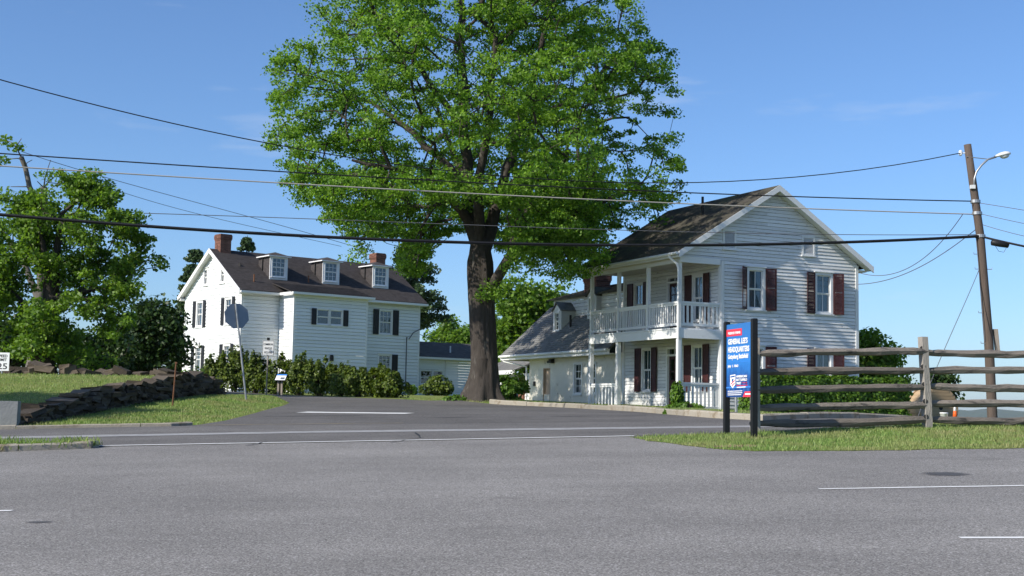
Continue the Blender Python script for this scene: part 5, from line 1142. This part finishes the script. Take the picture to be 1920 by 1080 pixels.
while zc < 1.15 and cnt < 299:
    y = 27.5 + random.uniform(0, .3); hgt = random.uniform(.075, .115)
    while y < 47.2 and cnt < 299:
        L = random.choice((random.uniform(.25, .5), random.uniform(.4, .9))) * (.95 + .45 * (y > 38)); yc = y + L / 2
        if zc < wall_h(yc) + .04 * math.sin(yc * 3):
            zb_ = gz(WALLX + .35, yc) - .06; top_ = zc + hgt > wall_h(yc)
            hh = hgt * random.uniform(.85, 1.15); tilt = random.uniform(-.1, .1) if not top_ else random.uniform(-.3, .3)
            stone(sw, (WALLX + random.uniform(-.09, .09) - .12 * zc, yc, zb_ + zc + hh / 2), (random.uniform(.36, .58), L * 1.03, hh * 1.12), (tilt, random.uniform(-.1, .1), random.uniform(-.12, .12))); cnt += 1
        y += L
    zc += hgt * .95
sr = thing('stone_row', 'low tumbled row of brown field stones along the top of lawn', 'wall', (-15, 47, gz(-15, 47)))
x = -24.0
while x < -11.6:
    Y = 46.6 + .02 * (x + 24)
    for k in range(random.choice((1, 2, 2, 3))):
        L = random.uniform(.3, .75); hh = random.uniform(.12, .24)
        stone(sr, (x + random.uniform(-.2, .2), Y + random.uniform(-.25, .25), gz(x, Y) + .05 + k * .13), (L, random.uniform(.3, .5), hh), (random.uniform(-.3, .3), random.uniform(-.35, .35), random.uniform(-.6, .6)))
    x += random.uniform(.28, .5)

# ------------------------------------------------------------------ rail fence
PF = [Vector((4.28, 23.35, 0)), Vector((7.58, 24.3, 0)), Vector((10.85, 25.15, 0)), Vector((14.1, 26.2, 0)), Vector((17.3, 27.5, 0)), Vector((20.4, 29.0, 0))]
for p in PF: p.z = gz(p.x, p.y) - .03
fence = thing('rail_fence', 'weathered split-rail fence with five rails beside the blue sign', 'fence', PF[1])
FL = Vector(fence.location)
def post(p, h, w, d, lean):
    mb = MB(); n = 9; a = math.radians(14)
    V = []
    for i in range(n):
        z = -.3 + (h + .3) * i / (n - 1); t = 1 - .12 * i / n
        for x, y in ((-w, -d), (w, -d), (w, d), (-w, d)):
            V.append(Vector((x * t * random.uniform(.93, 1.05) + lean * z, y * t * random.uniform(.93, 1.05), z)))
    T = Matrix.Rotation(a, 4, 'Z')
    mb.poly([T @ v for v in V], [(4 * i + k, 4 * i + (k + 1) % 4, 4 * i + 4 + (k + 1) % 4, 4 * i + 4 + k) for i in range(n - 1) for k in range(4)] + [(0, 3, 2, 1), tuple(4 * (n - 1) + k for k in range(4))])
    o = mb.build('post', MT['post'], fence); o.location = p - FL; return o
RZ = [.185, .465, .77, 1.09, 1.42]
for i, p in enumerate(PF):
    po = post(p, 1.69, .066, .082, -.045 if i == 1 else random.uniform(-.02, .02))
    for z in RZ:
        mb = MB(); mb.lathe([(.045, -.012), (.045, .012)], 12, Matrix.Translation((-.045 * z - .04, -.078, z + .055)) @ Matrix.Rotation(math.pi / 2, 4, 'X')); h = mb.build('mortise', MT['room'], po); h.scale = (1, 1, 1)
for i in range(len(PF) - 1):
    a, b = PF[i], PF[i + 1]
    for k, z in enumerate(RZ):
        pts = []; rr = []; n = 10; bow = random.uniform(-.03, .03); za, zb2 = z + random.uniform(-.02, .02), z + random.uniform(-.02, .02)
        for j in range(n + 1):
            f = j / n; e = min(f, 1 - f); q = a.lerp(b, -.03 + 1.06 * f)
            q.z = (a.z + za) * (1 - f) + (b.z + zb2) * f + bow * math.sin(math.pi * f) + random.uniform(-.008, .008)
            q.y += random.uniform(-.01, .01) + (.03 if i % 2 else -.03); pts.append(q - FL); rr.append((.035 if e < .01 else 0.068 if e > .09 else .05) * random.uniform(.92, 1.08))
        mb = MB(); mb.tube(pts, rr, 7, True, .13); mb.build('rail', MT['rail'], fence)

# ------------------------------------------------------------------ signs
def text_mesh(s, size, ext=.002, align='LEFT', bold=0.0, sx=1.0):
    c = bpy.data.curves.new('t', 'FONT'); c.body = s; c.size = size; c.extrude = ext; c.align_x = align; c.offset = bold; c.resolution_u = 3
    o = bpy.data.objects.new('t', c); link(o); dg = bpy.context.evaluated_depsgraph_get(); me = bpy.data.meshes.new_from_object(o.evaluated_get(dg)); bpy.data.objects.remove(o); bpy.data.curves.remove(c)
    me.transform(Matrix.Diagonal((sx, 1, 1, 1))); me.name = 'lettering'; return me
def lettering(parent, s, x, z, size, m, y=-.0, width=None, bold=0.0, name='lettering'):
    me = text_mesh(s, size, .0015, 'LEFT', bold)
    if width:
        w = max(v.co.x for v in me.vertices) - min(v.co.x for v in me.vertices); me.transform(Matrix.Diagonal((width / w, 1, 1, 1)))
    me.materials.clear(); o = obj(name, me, MT[m], parent); o.location = (x, y, z); o.rotation_euler = (math.pi / 2, 0, 0); return o
def blue_mat():
    m, nt, p = new_mat('blue sign print'); vec = _coord(nt)
    sep = nt.nodes.new('ShaderNodeSeparateXYZ'); nt.links.new(vec, sep.inputs[0])
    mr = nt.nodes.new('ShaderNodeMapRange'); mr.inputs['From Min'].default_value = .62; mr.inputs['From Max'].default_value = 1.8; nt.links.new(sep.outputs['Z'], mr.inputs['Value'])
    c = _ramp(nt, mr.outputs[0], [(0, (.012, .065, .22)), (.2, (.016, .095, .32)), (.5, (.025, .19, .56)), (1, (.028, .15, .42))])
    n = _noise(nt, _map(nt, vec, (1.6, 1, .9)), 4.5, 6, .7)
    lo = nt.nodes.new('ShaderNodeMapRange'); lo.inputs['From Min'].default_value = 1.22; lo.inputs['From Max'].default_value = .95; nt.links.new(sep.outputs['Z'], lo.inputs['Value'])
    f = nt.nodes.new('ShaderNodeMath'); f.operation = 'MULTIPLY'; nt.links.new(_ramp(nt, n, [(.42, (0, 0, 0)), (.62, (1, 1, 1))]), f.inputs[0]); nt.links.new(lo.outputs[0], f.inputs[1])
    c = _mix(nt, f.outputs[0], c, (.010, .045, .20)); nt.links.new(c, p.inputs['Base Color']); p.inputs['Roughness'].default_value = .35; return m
MT['blue'] = blue_mat(); MT['bluel'] = mat('light blue print', (.05, .22, .65), .4, .05)
L0, R0 = Vector((3.72, 22.98, 0)), Vector((4.01, 21.98, 0)); sd = (R0 - L0); SWd = sd.length; sz = gz(L0.x, L0.y) + .02
sg = thing('information_sign', 'blue battlefield information sign on two black posts', 'sign', (L0.x, L0.y, sz), math.atan2(sd.y, sd.x))
for x, dz in ((0, 0), (SWd, -.03)):
    mb = MB(); mb.box(x - .042, x + .042, -.045, .045, -.3 + dz, 1.90); mb.box(x - .036, x + .036, -.04, .04, 1.90, 1.912); mb.build('post', MT['blackpost'], sg)
pw = SWd - .084; x0 = .042; PZ0, PZ1 = .62, 1.86
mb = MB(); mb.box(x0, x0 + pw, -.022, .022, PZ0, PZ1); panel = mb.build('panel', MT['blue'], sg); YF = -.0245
def px_(f): return x0 + pw * f
def pz_(f): return PZ1 - (PZ1 - PZ0) * f
def flat(name, pts, m, y=YF):
    mb = MB(); P = [(px_(a), pz_(b)) for a, b in pts]; mb.prism(P, y - .001, y + .001); return mb.build(name, MT[m], panel)
flat('red_tab', [(0, .07), (.62, .07), (.62, .165), (0, .165)], 'red')
lettering(panel, 'PRESERVED FOREVER', px_(.07), pz_(.138), .055, 'signwhite', YF - .003, pw * .5, .0015)
lettering(panel, "GENERAL LEE'S", px_(.07), pz_(.275), .125, 'signwhite', YF - .003, pw * .78, .004)
lettering(panel, 'HEADQUARTERS', px_(.07), pz_(.385), .125, 'signwhite', YF - .003, pw * .84, .004)
lettering(panel, 'Gettysburg Battlefield', px_(.07), pz_(.475), .105, 'signwhite', YF - .003, pw * .80, .003)
flat('rule', [(.07, .525), (.93, .525), (.93, .53), (.07, .53)], 'bluel')
for t, x, w in (('July', .07, .14), ('1,', .235, .04), ('1863', .31, .16)): lettering(panel, t, px_(x), pz_(.59), .055, 'signwhite', YF - .003, pw * w, .002)
# tree and fence silhouettes of the printed picture
for cx, w, h0_, h1_ in ((.3, .06, .60, .9), (.78, .16, .62, .9), (.88, .12, .7, .9)):
    pass
flat('printed_ground', [(0, .86), (1, .855), (1, .875), (0, .88)], 'bluel')
for x in (.12, .3, .55, .7, .86): flat('printed_fence', [(x, .79), (x + .015, .79), (x + .015, .93), (x, .93)], 'bluel')
flat('shield_emblem', [(.16, .70), (.37, .69), (.37, .83), (.265, .88), (.16, .835)], 'signwhite', YF - .0015)
flat('shield_band', [(.18, .715), (.35, .706), (.35, .725), (.18, .733)], 'blue', YF - .004); flat('shield_eagle', [(.22, .755), (.31, .75), (.27, .79), (.25, .80)], 'blue', YF - .004)
flat('shield_stripe', [(.19, .815), (.35, .765), (.35, .78), (.19, .83)], 'red', YF - .004); flat('shield_stripe', [(.22, .842), (.35, .80), (.35, .813), (.24, .852)], 'red', YF - .004)
for i, (t, w) in enumerate((('AMERICAN', .42), ('BATTLEFIELD', .42), ('TRUST', .2))): lettering(panel, t, px_(.41), pz_(.735 + .046 * i), .052, 'signwhite', YF - .003, pw * w, .002)
for k in range(3): lettering(panel, '*', px_(.66 + .065 * k), pz_(.835), .06, 'red', YF - .003, pw * .045, .002, 'printed_star')
flat('red_rule', [(.41, .842), (.85, .838), (.85, .846), (.41, .85)], 'red', YF - .002); flat('white_rule', [(.43, .862), (.78, .858), (.78, .872), (.43, .876)], 'signwhite', YF - .0035)
for i in range(3): flat('small_print', [(.06, .915 + .025 * i), (.64 - .04 * (i == 2), .912 + .025 * i), (.64 - .04 * (i == 2), .922 + .025 * i), (.06, .925 + .025 * i)], 'signwhite')
flat('red_corner', [(.74, .925), (1, .925), (1, 1.0), (.66, 1.0)], 'red'); flat('corner_print', [(.76, .95), (.99, .95), (.99, .97), (.75, .97)], 'signwhite', YF - .003)

# street-name sign standing behind it at the corner kerb
p = at(1382, 777, 32.5); zg = gz(p.x + .25, 32.6); zt = at(1368, 607.5, 32.6).z - zg - .1
ss = thing('street_name_sign', 'grey pole with green street sign, mostly hidden behind the blue sign', 'sign', (p.x + .0, 32.6, zg + .1))
mb = MB(); mb.tube([(0, 0, -.3), (-.05, 0, zt)], .035, 8); mb.build('pole', MT['galv'], ss)
mb = MB(); mb.box(-.26, .3, -.008, .008, zt - .18, zt, Matrix.Rotation(.1, 4, 'Z')); mb.build('name_blade', MT['green'], ss)
mb = MB(); mb.box(-.30, .1, -.012, .012, zt - .6, zt - .3); mb.build('plate_back', MT['signback'], ss)

# stop sign seen from behind, leaning
p = at(462, 751, 42); zg = gz(p.x, 42)
st = thing('stop_sign', 'leaning octagonal stop sign seen from its grey back', 'sign', (p.x, 42, zg - .05), math.radians(-8)); st.rotation_euler = (math.radians(0), math.radians(-8.2), 0)
mb = MB(); mb.tube([(0, 0, -.2), (0, 0, 3.12)], .032, 8); mb.build('post', MT['galv'], st)
mb = MB(); o8 = [(.39 * math.cos(math.pi / 8 + k * math.pi / 4) / math.cos(math.pi / 8), 2.73 + .39 * math.sin(math.pi / 8 + k * math.pi / 4) / math.cos(math.pi / 8)) for k in range(8)]
TS = Matrix.Rotation(math.radians(33), 4, 'Z'); mb.prism(o8, .034, .038, TS); mb.build('plate', MT['signback'], st)
mb = MB(); mb.prism(o8, .0385, .040, TS); mb.build('red_face', MT['red'], st)
for z in (2.5, 2.95): mb = MB(); mb.lathe([(.014, 0), (.014, .012)], 8, Matrix.Translation((0, -.033, z)) @ Matrix.Rotation(math.pi / 2, 4, 'X')); mb.build('bolt', MT['galv'], st)

# commercial vehicles sign
p = at(499, 741, 63); zg = gz(p.x, 63)
cs = thing('traffic_notice_sign', 'small white notice sign COMMERCIAL VEHICLES EXCLUDED on thin post', 'sign', (p.x, 63, zg - .05), math.radians(3))
mb = MB(); mb.tube([(0, 0, -.2), (.03, 0, 2.72)], .032, 8); mb.build('post', MT['spole'], cs)
mb = MB(); mb.box(-.24, .30, -.045, -.037, 1.92, 2.62); pl = mb.build('plate', MT['signwhite'], cs)
mb = MB()
for a in ((-.23, .29, 1.93, 1.945), (-.23, .29, 2.595, 2.61), (-.23, -.215, 1.945, 2.595), (.275, .29, 1.945, 2.595)): mb.box(a[0], a[1], -.048, -.046, a[2], a[3])
mb.build('border', MT['ink'], pl)
for i, (t, w) in enumerate((('COMMERCIAL', .45), ('VEHICLES', .36), ('EXCLUDED', .37))): lettering(pl, t, .03 - w / 2, 2.40 - .19 * i, .13, 'ink', -.048, w, .002)
mb = MB(); mb.box(-.04, .08, -.06, .05, 2.64, 2.76); mb.build('top_cap', MT['blackpost'], cs)

# wayside exhibit panel
p = at(526, 741, 64); zg = gz(p.x, 64)
wy = thing('wayside_panel', 'slanted wayside exhibit panel with blue band on two legs', 'exhibit panel', (p.x, 64, zg - .03), math.radians(-8))
for x in (-.12, .05): mb = MB(); mb.box(x - .045, x + .045, -.05, .05, -.2, .78); mb.build('leg', MT['spole'], wy)
T = Matrix.Translation((0, 0, .88)) @ Matrix.Rotation(math.radians(40), 4, 'X')
mb = MB(); mb.box(-.26, .26, -.24, .24, -.02, .02, T); mb.build('frame', MT['blackpost'], wy)
mb = MB(); mb.box(-.245, .245, -.225, .12, .021, .025, T); fc = mb.build('exhibit_face', MT['signwhite'], wy)
mb = MB(); mb.box(-.245, .245, .122, .225, .021, .025, T); mb.build('blue_band', MT['bluel'], wy)
mb = MB(); mb.box(.0, .2, -.16, -.02, .026, .028, T); mb.build('printed_picture', MT['signback'], fc)

# speed limit sign, left edge
p = at(3, 700, 45.5); zg = gz(p.x, 45.5)
sl = thing('speed_limit_sign', 'white SPEED LIMIT 25 sign cut by the left edge', 'sign', (p.x, 45.5, zg))
mb = MB(); mb.tube([(0, .03, -.4), (0, .03, .6)], .03, 8); mb.build('post', MT['galv'], sl)
zt = at(3, 661, 45.5).z - zg
mb = MB(); mb.box(-.24, .24, -.006, 0, zt - .62, zt); pl = mb.build('plate', MT['signwhite'], sl)
for t, z, s_, w in (('SPEED', -.16, .13, .34), ('LIMIT', -.29, .13, .3), ('25', -.56, .28, .34)): lettering(pl, t, -w / 2, zt + z, s_, 'ink', -.008, w, .003)
# stake and stone block by the wall
p = at(323, 757, 36); zg = gz(p.x, 36)
sk = thing('rusty_stake', 'thin rusty stake standing before the stone wall', 'stake', (p.x, 36, zg)); mb = MB(); mb.tube([(0, 0, -.2), (.06, 0, 1.18)], .022, 6); mb.build('rod', MT['rust'], sk); mb = MB(); mb.box(.03, .09, -.03, .03, 1.16, 1.2); mb.build('cap', MT['rust'], sk)
p = at(16, 803, 27.6); zg = gz(p.x, 27.6)
bk = thing('stone_block', 'pale squared stone block at the left end of the wall', 'stone block', (p.x, 27.6, zg - .05), .15)
mb = MB(); V = [(x * random.uniform(.95, 1.03), y * random.uniform(.95, 1.03), z) for z in (0, .28, .60) for x, y in ((-.19, -.17), (.19, -.17), (.19, .17), (-.19, .17))]
mb.poly(V, [(4 * i + k, 4 * i + (k + 1) % 4, 4 * i + 4 + (k + 1) % 4, 4 * i + 4 + k) for i in range(2) for k in range(4)] + [(8, 9, 10, 11)]); mb.build('block', MT['marker'], bk)

# ------------------------------------------------------------------ utility pole with street lamp, far transformer pole
PY = 44.0; pb = at(1862, 792, PY); pt = at(1814, 271, PY); pz = gz(pb.x, PY)
up = thing('utility_pole', 'tall leaning wooden utility pole at the right edge', 'utility pole', (pb.x, PY, pz)); O = Vector((pb.x, PY, pz))
mb = MB(); mb.tube([Vector((0, 0, -.6)), Vector((0, 0, 0)), at(1854, 640, PY) - O, at(1838, 443, PY) - O, at(1825, 350, PY) - O, pt - O], [.17, .165, .15, .135, .128, .12], 16); mb.build('pole', MT['pole'], up, True)
def on(v): return at(float(np.interp(v, [271, 350, 443, 640, 792], [1814, 1825, 1838, 1854, 1862])), v, PY)
mb = MB(); c = at(1867, 617, PY) - O; d = at(1872, 668, PY) - O; mb.hexa([c + Vector((-.07, -.05, 0)), c + Vector((.06, -.05, 0)), c + Vector((.06, .1, 0)), c + Vector((-.07, .1, 0)), d + Vector((-.07, -.05, 0)), d + Vector((.06, -.05, 0)), d + Vector((.06, .1, 0)), d + Vector((-.07, .1, 0))]); mb.build('cable_guard', MT['spole'], up)
for v in (477, 505, 587, 644): q = on(v) - O; mb = MB(); mb.tube([q + Vector((-.12, -.05, 0)), q + Vector((-.28, -.05, 0)), q + Vector((-.28, -.05, .06))], .012, 5); mb.build('pole_step', MT['galv'], up)
for v in (505,): q = on(v) - O; mb = MB(); mb.tube([q + Vector((.12, -.05, 0)), q + Vector((.28, -.05, 0)), q + Vector((.28, -.05, .06))], .012, 5); mb.build('pole_step', MT['galv'], up)
mb = MB(); mb.tube([on(440) - O + Vector((-.17, -.08, 0)), on(560) - O + Vector((-.16, -.1, 0)), on(640) - O + Vector((-.15, -.08, 0))], .014, 5); mb.build('ground_wire', MT['wire'], up)
for v, s_ in ((443, 1.12), (378, 1.1), (400, 1.1)): q = on(v) - O; mb = MB(); mb.tube([q + Vector((0, 0, -.05)), q + Vector((0, 0, .05))], .15 * s_, 14); mb.build('pole_band', MT['galv'], up)
mb = MB(); q = at(1801, 287, PY) - O; mb.lathe([(.02, -.1), (.06, -.06), (.06, .06), (.02, .1)], 10, Matrix.Translation(q)); mb.tube([q, on(287) - O], .02, 6); mb.build('insulator', MT['signwhite'], up)
lp = thing('street_lamp', 'pale cobra-head street lamp on curved arm at pole top', 'street lamp', on(348)); LO = Vector(lp.location)
arm = [at(u, v, PY - .12) - LO for u, v in ((1826, 352), (1827, 335), (1831, 322), (1840, 310), (1852, 299), (1868, 294))]
mb = MB(); mb.tube(arm, .034, 10); mb.build('arm', MT['galv'], lp, True)
mb = MB(); mb.tube([at(1812, 294, PY - .1) - LO, at(1850, 298, PY - .12) - LO], .015, 6); mb.build('brace', MT['galv'], lp)
mb = MB(); q = at(1824, 350, PY - .13) - LO; mb.box(q.x - .09, q.x + .07, q.y - .06, q.y + .04, q.z - .07, q.z + .05); mb.build('bracket', MT['lamp'], lp)
hc = at(1880, 291, PY - .12) - LO; T = Matrix.Translation(hc) @ Matrix.Rotation(math.radians(-12), 4, 'Y')
mb = MB(); n = 14; prof = [(-.27, .045, .04), (-.2, .08, .06), (-.08, .13, .10), (.08, .155, .115), (.19, .13, .095), (.26, .06, .05)]; V = []
for x, w, h in prof:
    for k in range(n): a = 2 * math.pi * k / n; zz_ = math.sin(a); V.append(T @ Vector((x, math.cos(a) * w, zz_ * h if zz_ > 0 else zz_ * .025)))
mb.poly(V, [(i * n + k, i * n + (k + 1) % n, (i + 1) * n + (k + 1) % n, (i + 1) * n + k) for i in range(len(prof) - 1) for k in range(n)] + [tuple(range(n)), tuple(range((len(prof) - 1) * n, len(prof) * n))]); mb.build('lamp_head', MT['lamp'], lp, True)
mb = MB(); mb.lathe([(.12, -.02), (.11, -.07), (.07, -.11), (.02, -.125)], 14, T @ Matrix.Translation((.06, 0, 0)) @ Matrix.Diagonal((1.35, 1, 1, 1))); mb.build('lens', MT['lens'], lp, True)
p = at(1022, 700, 86); q0 = at(1016, 575, 86); zg = gz(p.x, 86)
fp = thing('transformer_pole', 'far utility pole with grey transformer among the trees behind annex', 'utility pole', (p.x, 86, zg)); FO = Vector((p.x, 86, zg))
mb = MB(); mb.tube([(0, 0, -.3), at(1018, 556, 86) - FO], [.17, .13], 12); mb.build('pole', MT['spole'], fp)
a_, b_ = at(995, 562, 85.9) - FO, at(1030, 559, 85.9) - FO; mb = MB(); mb.tube([a_, b_], .075, 4); mb.build('crossarm', MT['spole'], fp)
tc = at(1013, 616, 85.7) - FO; mb = MB(); mb.lathe([(.0, -.34), (.2, -.34), (.21, .28), (.19, .33), (.05, .36)], 16, Matrix.Translation(tc)); mb.build('transformer', MT['signback'], fp, True)
for dx in (-.08, .09): mb = MB(); mb.lathe([(.03, .3), (.035, .4), (.025, .48)], 8, Matrix.Translation(tc + Vector((dx, 0, .02)))); mb.build('bushing', MT['signwhite'], fp)

# ------------------------------------------------------------------ wires
def wire(label, pts, r, m='cable', name='overhead_wire', n=40):
    P = np.array([np.array(at(u, v, Y)) for u, v, Y in pts]); t = np.linspace(0, 1, len(P)); tt = np.linspace(0, 1, n); us = np.array([p[0] for p in pts], float)
    tu = (us - us[0]) / (us[-1] - us[0]); deg = min(3, len(P) - 1)
    C = [np.polyval(np.polyfit(tu, P[:, k], deg), tt) for k in range(3)]
    mb = MB(); mb.tube(list(zip(*C)), r, 6); o = mb.build(name, MT[m]); return tag(o, label, 'wire', 'overhead wires')
def LY(u): # distance of the pole line that runs along the road
    s = (u - 960) / FPX; return (44 - 15.87 * .194) / (1 - .194 * s)
wire('thick black cable sagging across the whole view to the pole', [(u, v, LY(u)) for u, v in ((-700, 333), (-300, 374), (0, 403), (480, 437), (930, 457), (1400, 458), (1838, 443))], .052, 'cable', 'telephone_cable', 60)
wire('black cable leaving the pole to the right edge', [(1838, 443, 44), (1880, 453, 43.6), (1960, 470, 43), (2400, 560, 40)], .04, 'cable', 'telephone_cable')
wire('high wire descending from the top left corner into the maple', [(u, v, Y) for u, v, Y in ((-600, -36, 30), (-300, 62, 33), (0, 146, 35), (150, 186, 36), (350, 240, 38), (540, 278, 39), (900, 328, 41), (1280, 342, 42.5), (1500, 328, 43.2), (1800, 289, 44))], .016, 'cable')
wire('straight dark wire, second highest at the left edge', [(u, v, LY(u)) for u, v in ((-700, 242), (-300, 268), (0, 288), (560, 323), (1320, 363), (1820, 377))], .020, 'cable')
wire('pale wire just below the second highest wire', [(u, v, LY(u) + .3) for u, v in ((-700, 266), (-300, 292), (0, 311), (560, 345), (1260, 381), (1780, 400), (1828, 402))], .020, 'wirel')
wire('thin wire crossing above the thick cable behind the gable peak', [(u, v, LY(u) + .5) for u, v in ((270, 400), (640, 412), (1180, 433), (1500, 438), (1836, 440))], .012, 'wire')
wire('faint wire slanting down behind the left tree, upper one', [(40, 284, 60), (340, 372, 66), (560, 432, 72), (690, 470, 76)], .014, 'wire')
wire('faint wire slanting down behind the left tree, lower one', [(150, 332, 60), (340, 393, 66), (540, 440, 72), (640, 462, 76)], .012, 'wire')
wire('service wire from the right house corner up to the pole, upper', [(1603, 508, 49.9), (1640, 518, 49), (1700, 502, 47.5), (1760, 460, 46), (1806, 400, 44.2)], .013, 'wire')
wire('service wire from the right house corner up to the pole, lower', [(1603, 533, 49.9), (1650, 528, 48.5), (1720, 503, 47), (1836, 425, 44)], .014, 'wire')
wire('guy wire slanting down left of the utility pole', [(1836, 505, 44), (1795, 600, 42.5), (1756, 690, 41), (1722, 780, 39.6)], .012, 'wire')
for i, (a, b, w) in enumerate(((380, 393, 'topmost'), (400, 419, 'middle'), (420, 443, 'lowest'))): wire('thin wire right of the pole, %s of three' % w, [(1832 + 3 * i, a, 44), (1880, (a + b) / 2 + 1, 43.5), (1960, b + 8, 43), (2400, b + 75, 40)], .011, 'wire')
wire('short wire between dormer house corner and the small tree', [(783, 625, 86), (800, 632, 87), (840, 642, 90)], .02, 'cable')
sp_ = thing('splice_case', 'black cable splice case hanging beside the utility pole', 'splice case', at(1875, 457, 43.6)); mb = MB(); T = Matrix.Rotation(math.radians(8), 4, 'Y') @ Matrix.Rotation(math.pi / 2, 4, 'Y')
mb.lathe([(.03, -.3), (.1, -.27), (.11, 0), (.1, .27), (.03, .3)], 12, T); mb.build('case', MT['cable'], sp_, True); mb = MB(); mb.tube([(-.2, 0, 0), (-.05, 0, -.25), (.12, 0, -.28), (.25, 0, -.05)], .008, 5); mb.build('loop', MT['cable'], sp_)

# ------------------------------------------------------------------ cable reel, cone, bucket beyond the fence
RY = 70.0; rr = 1.12; p = at(1748, 726, RY); zg = p.z - 2 * rr
rl = thing('cable_reel', 'big tan wooden cable reel standing beyond the fence', 'cable reel', (p.x, RY, zg + rr), math.radians(20))
for yy in (-.62, .62):       # axle along local y: round flanges faced with planks
    s_ = -1 if yy < 0 else 1
    mb = MB(); mb.lathe([(rr - .012, -.035), (rr, -.03), (rr, .03), (rr - .012, .035)], 40, Matrix.Translation((0, yy, 0)) @ Matrix.Rotation(math.pi / 2, 4, 'X')); fl = mb.build('flange', MT['drum'], rl)
    z = -rr + .02
    while z < rr - .05:
        h = .16; zm = max(abs(z), abs(z + h)); hw = math.sqrt(max(.01, rr * rr - zm * zm)) - .02
        if hw > .1: mb = MB(); mb.box(-hw, hw, yy + s_ * .036, yy + s_ * (.058 + random.uniform(0, .008)), z + .008, z + h - .008); mb.build('plank', MT['drum'], fl)
        z += h
    for zz_, xx in ((.42, 0), (-.3, .05), (.05, 0)):
        mb = MB(); r_ = .05 if zz_ > .1 or zz_ < 0 else .12; mb.lathe([(r_, -.012), (r_, .012)], 14, Matrix.Translation((xx, yy + s_ * .062, zz_)) @ Matrix.Rotation(math.pi / 2, 4, 'X')); mb.build('bolt_hole', MT['room'], fl)
for k in range(26):
    a = 2 * math.pi * k / 26; mb = MB(); mb.box(-.12, .12, -.584, .584, .0, .04, Matrix.Rotation(a, 4, 'Y') @ Matrix.Translation((0, 0, rr - .12))); mb.build('lagging_slat', MT['drum'], rl)
def cone(u, Y, label):
    p = at(u, 780, Y); c = thing('traffic_cone', label, 'traffic cone', (p.x, Y, gz(p.x, Y))); c.scale = (.9, .9, 1.25)
    mb = MB(); mb.box(-.18, .18, -.18, .18, 0, .035); mb.build('base', MT['orange'], c)
    prof = [(.135, .035), (.115, .2), (.095, .36), (.065, .55), (.035, .74)]
    for i in range(4): mb = MB(); mb.lathe([prof[i], prof[i + 1]], 16); mb.build('collar' if i % 2 else 'cone_body', MT['signwhite' if i % 2 else 'orange'], c, True)
cone(1790.5, 52.0, 'orange and white traffic cone right of the cable reel')
p = at(1770, 782, 52); bc = thing('white_bucket', 'small white bucket in front of the cable reel', 'bucket', (p.x, 52, gz(p.x, 52))); bc.scale = (1, 1, 1.6)
mb = MB(); mb.lathe([(.12, 0), (.15, .36), (.16, .36), (.16, .39), (.13, .39)], 18); mb.build('pail', MT['signwhite'], bc, True); mb = MB(); mb.tube([(-.15, 0, .36), (-.1, -.1, .28), (0, -.15, .24), (.1, -.1, .28), (.15, 0, .36)], .006, 5); mb.build('handle', MT['galv'], bc)
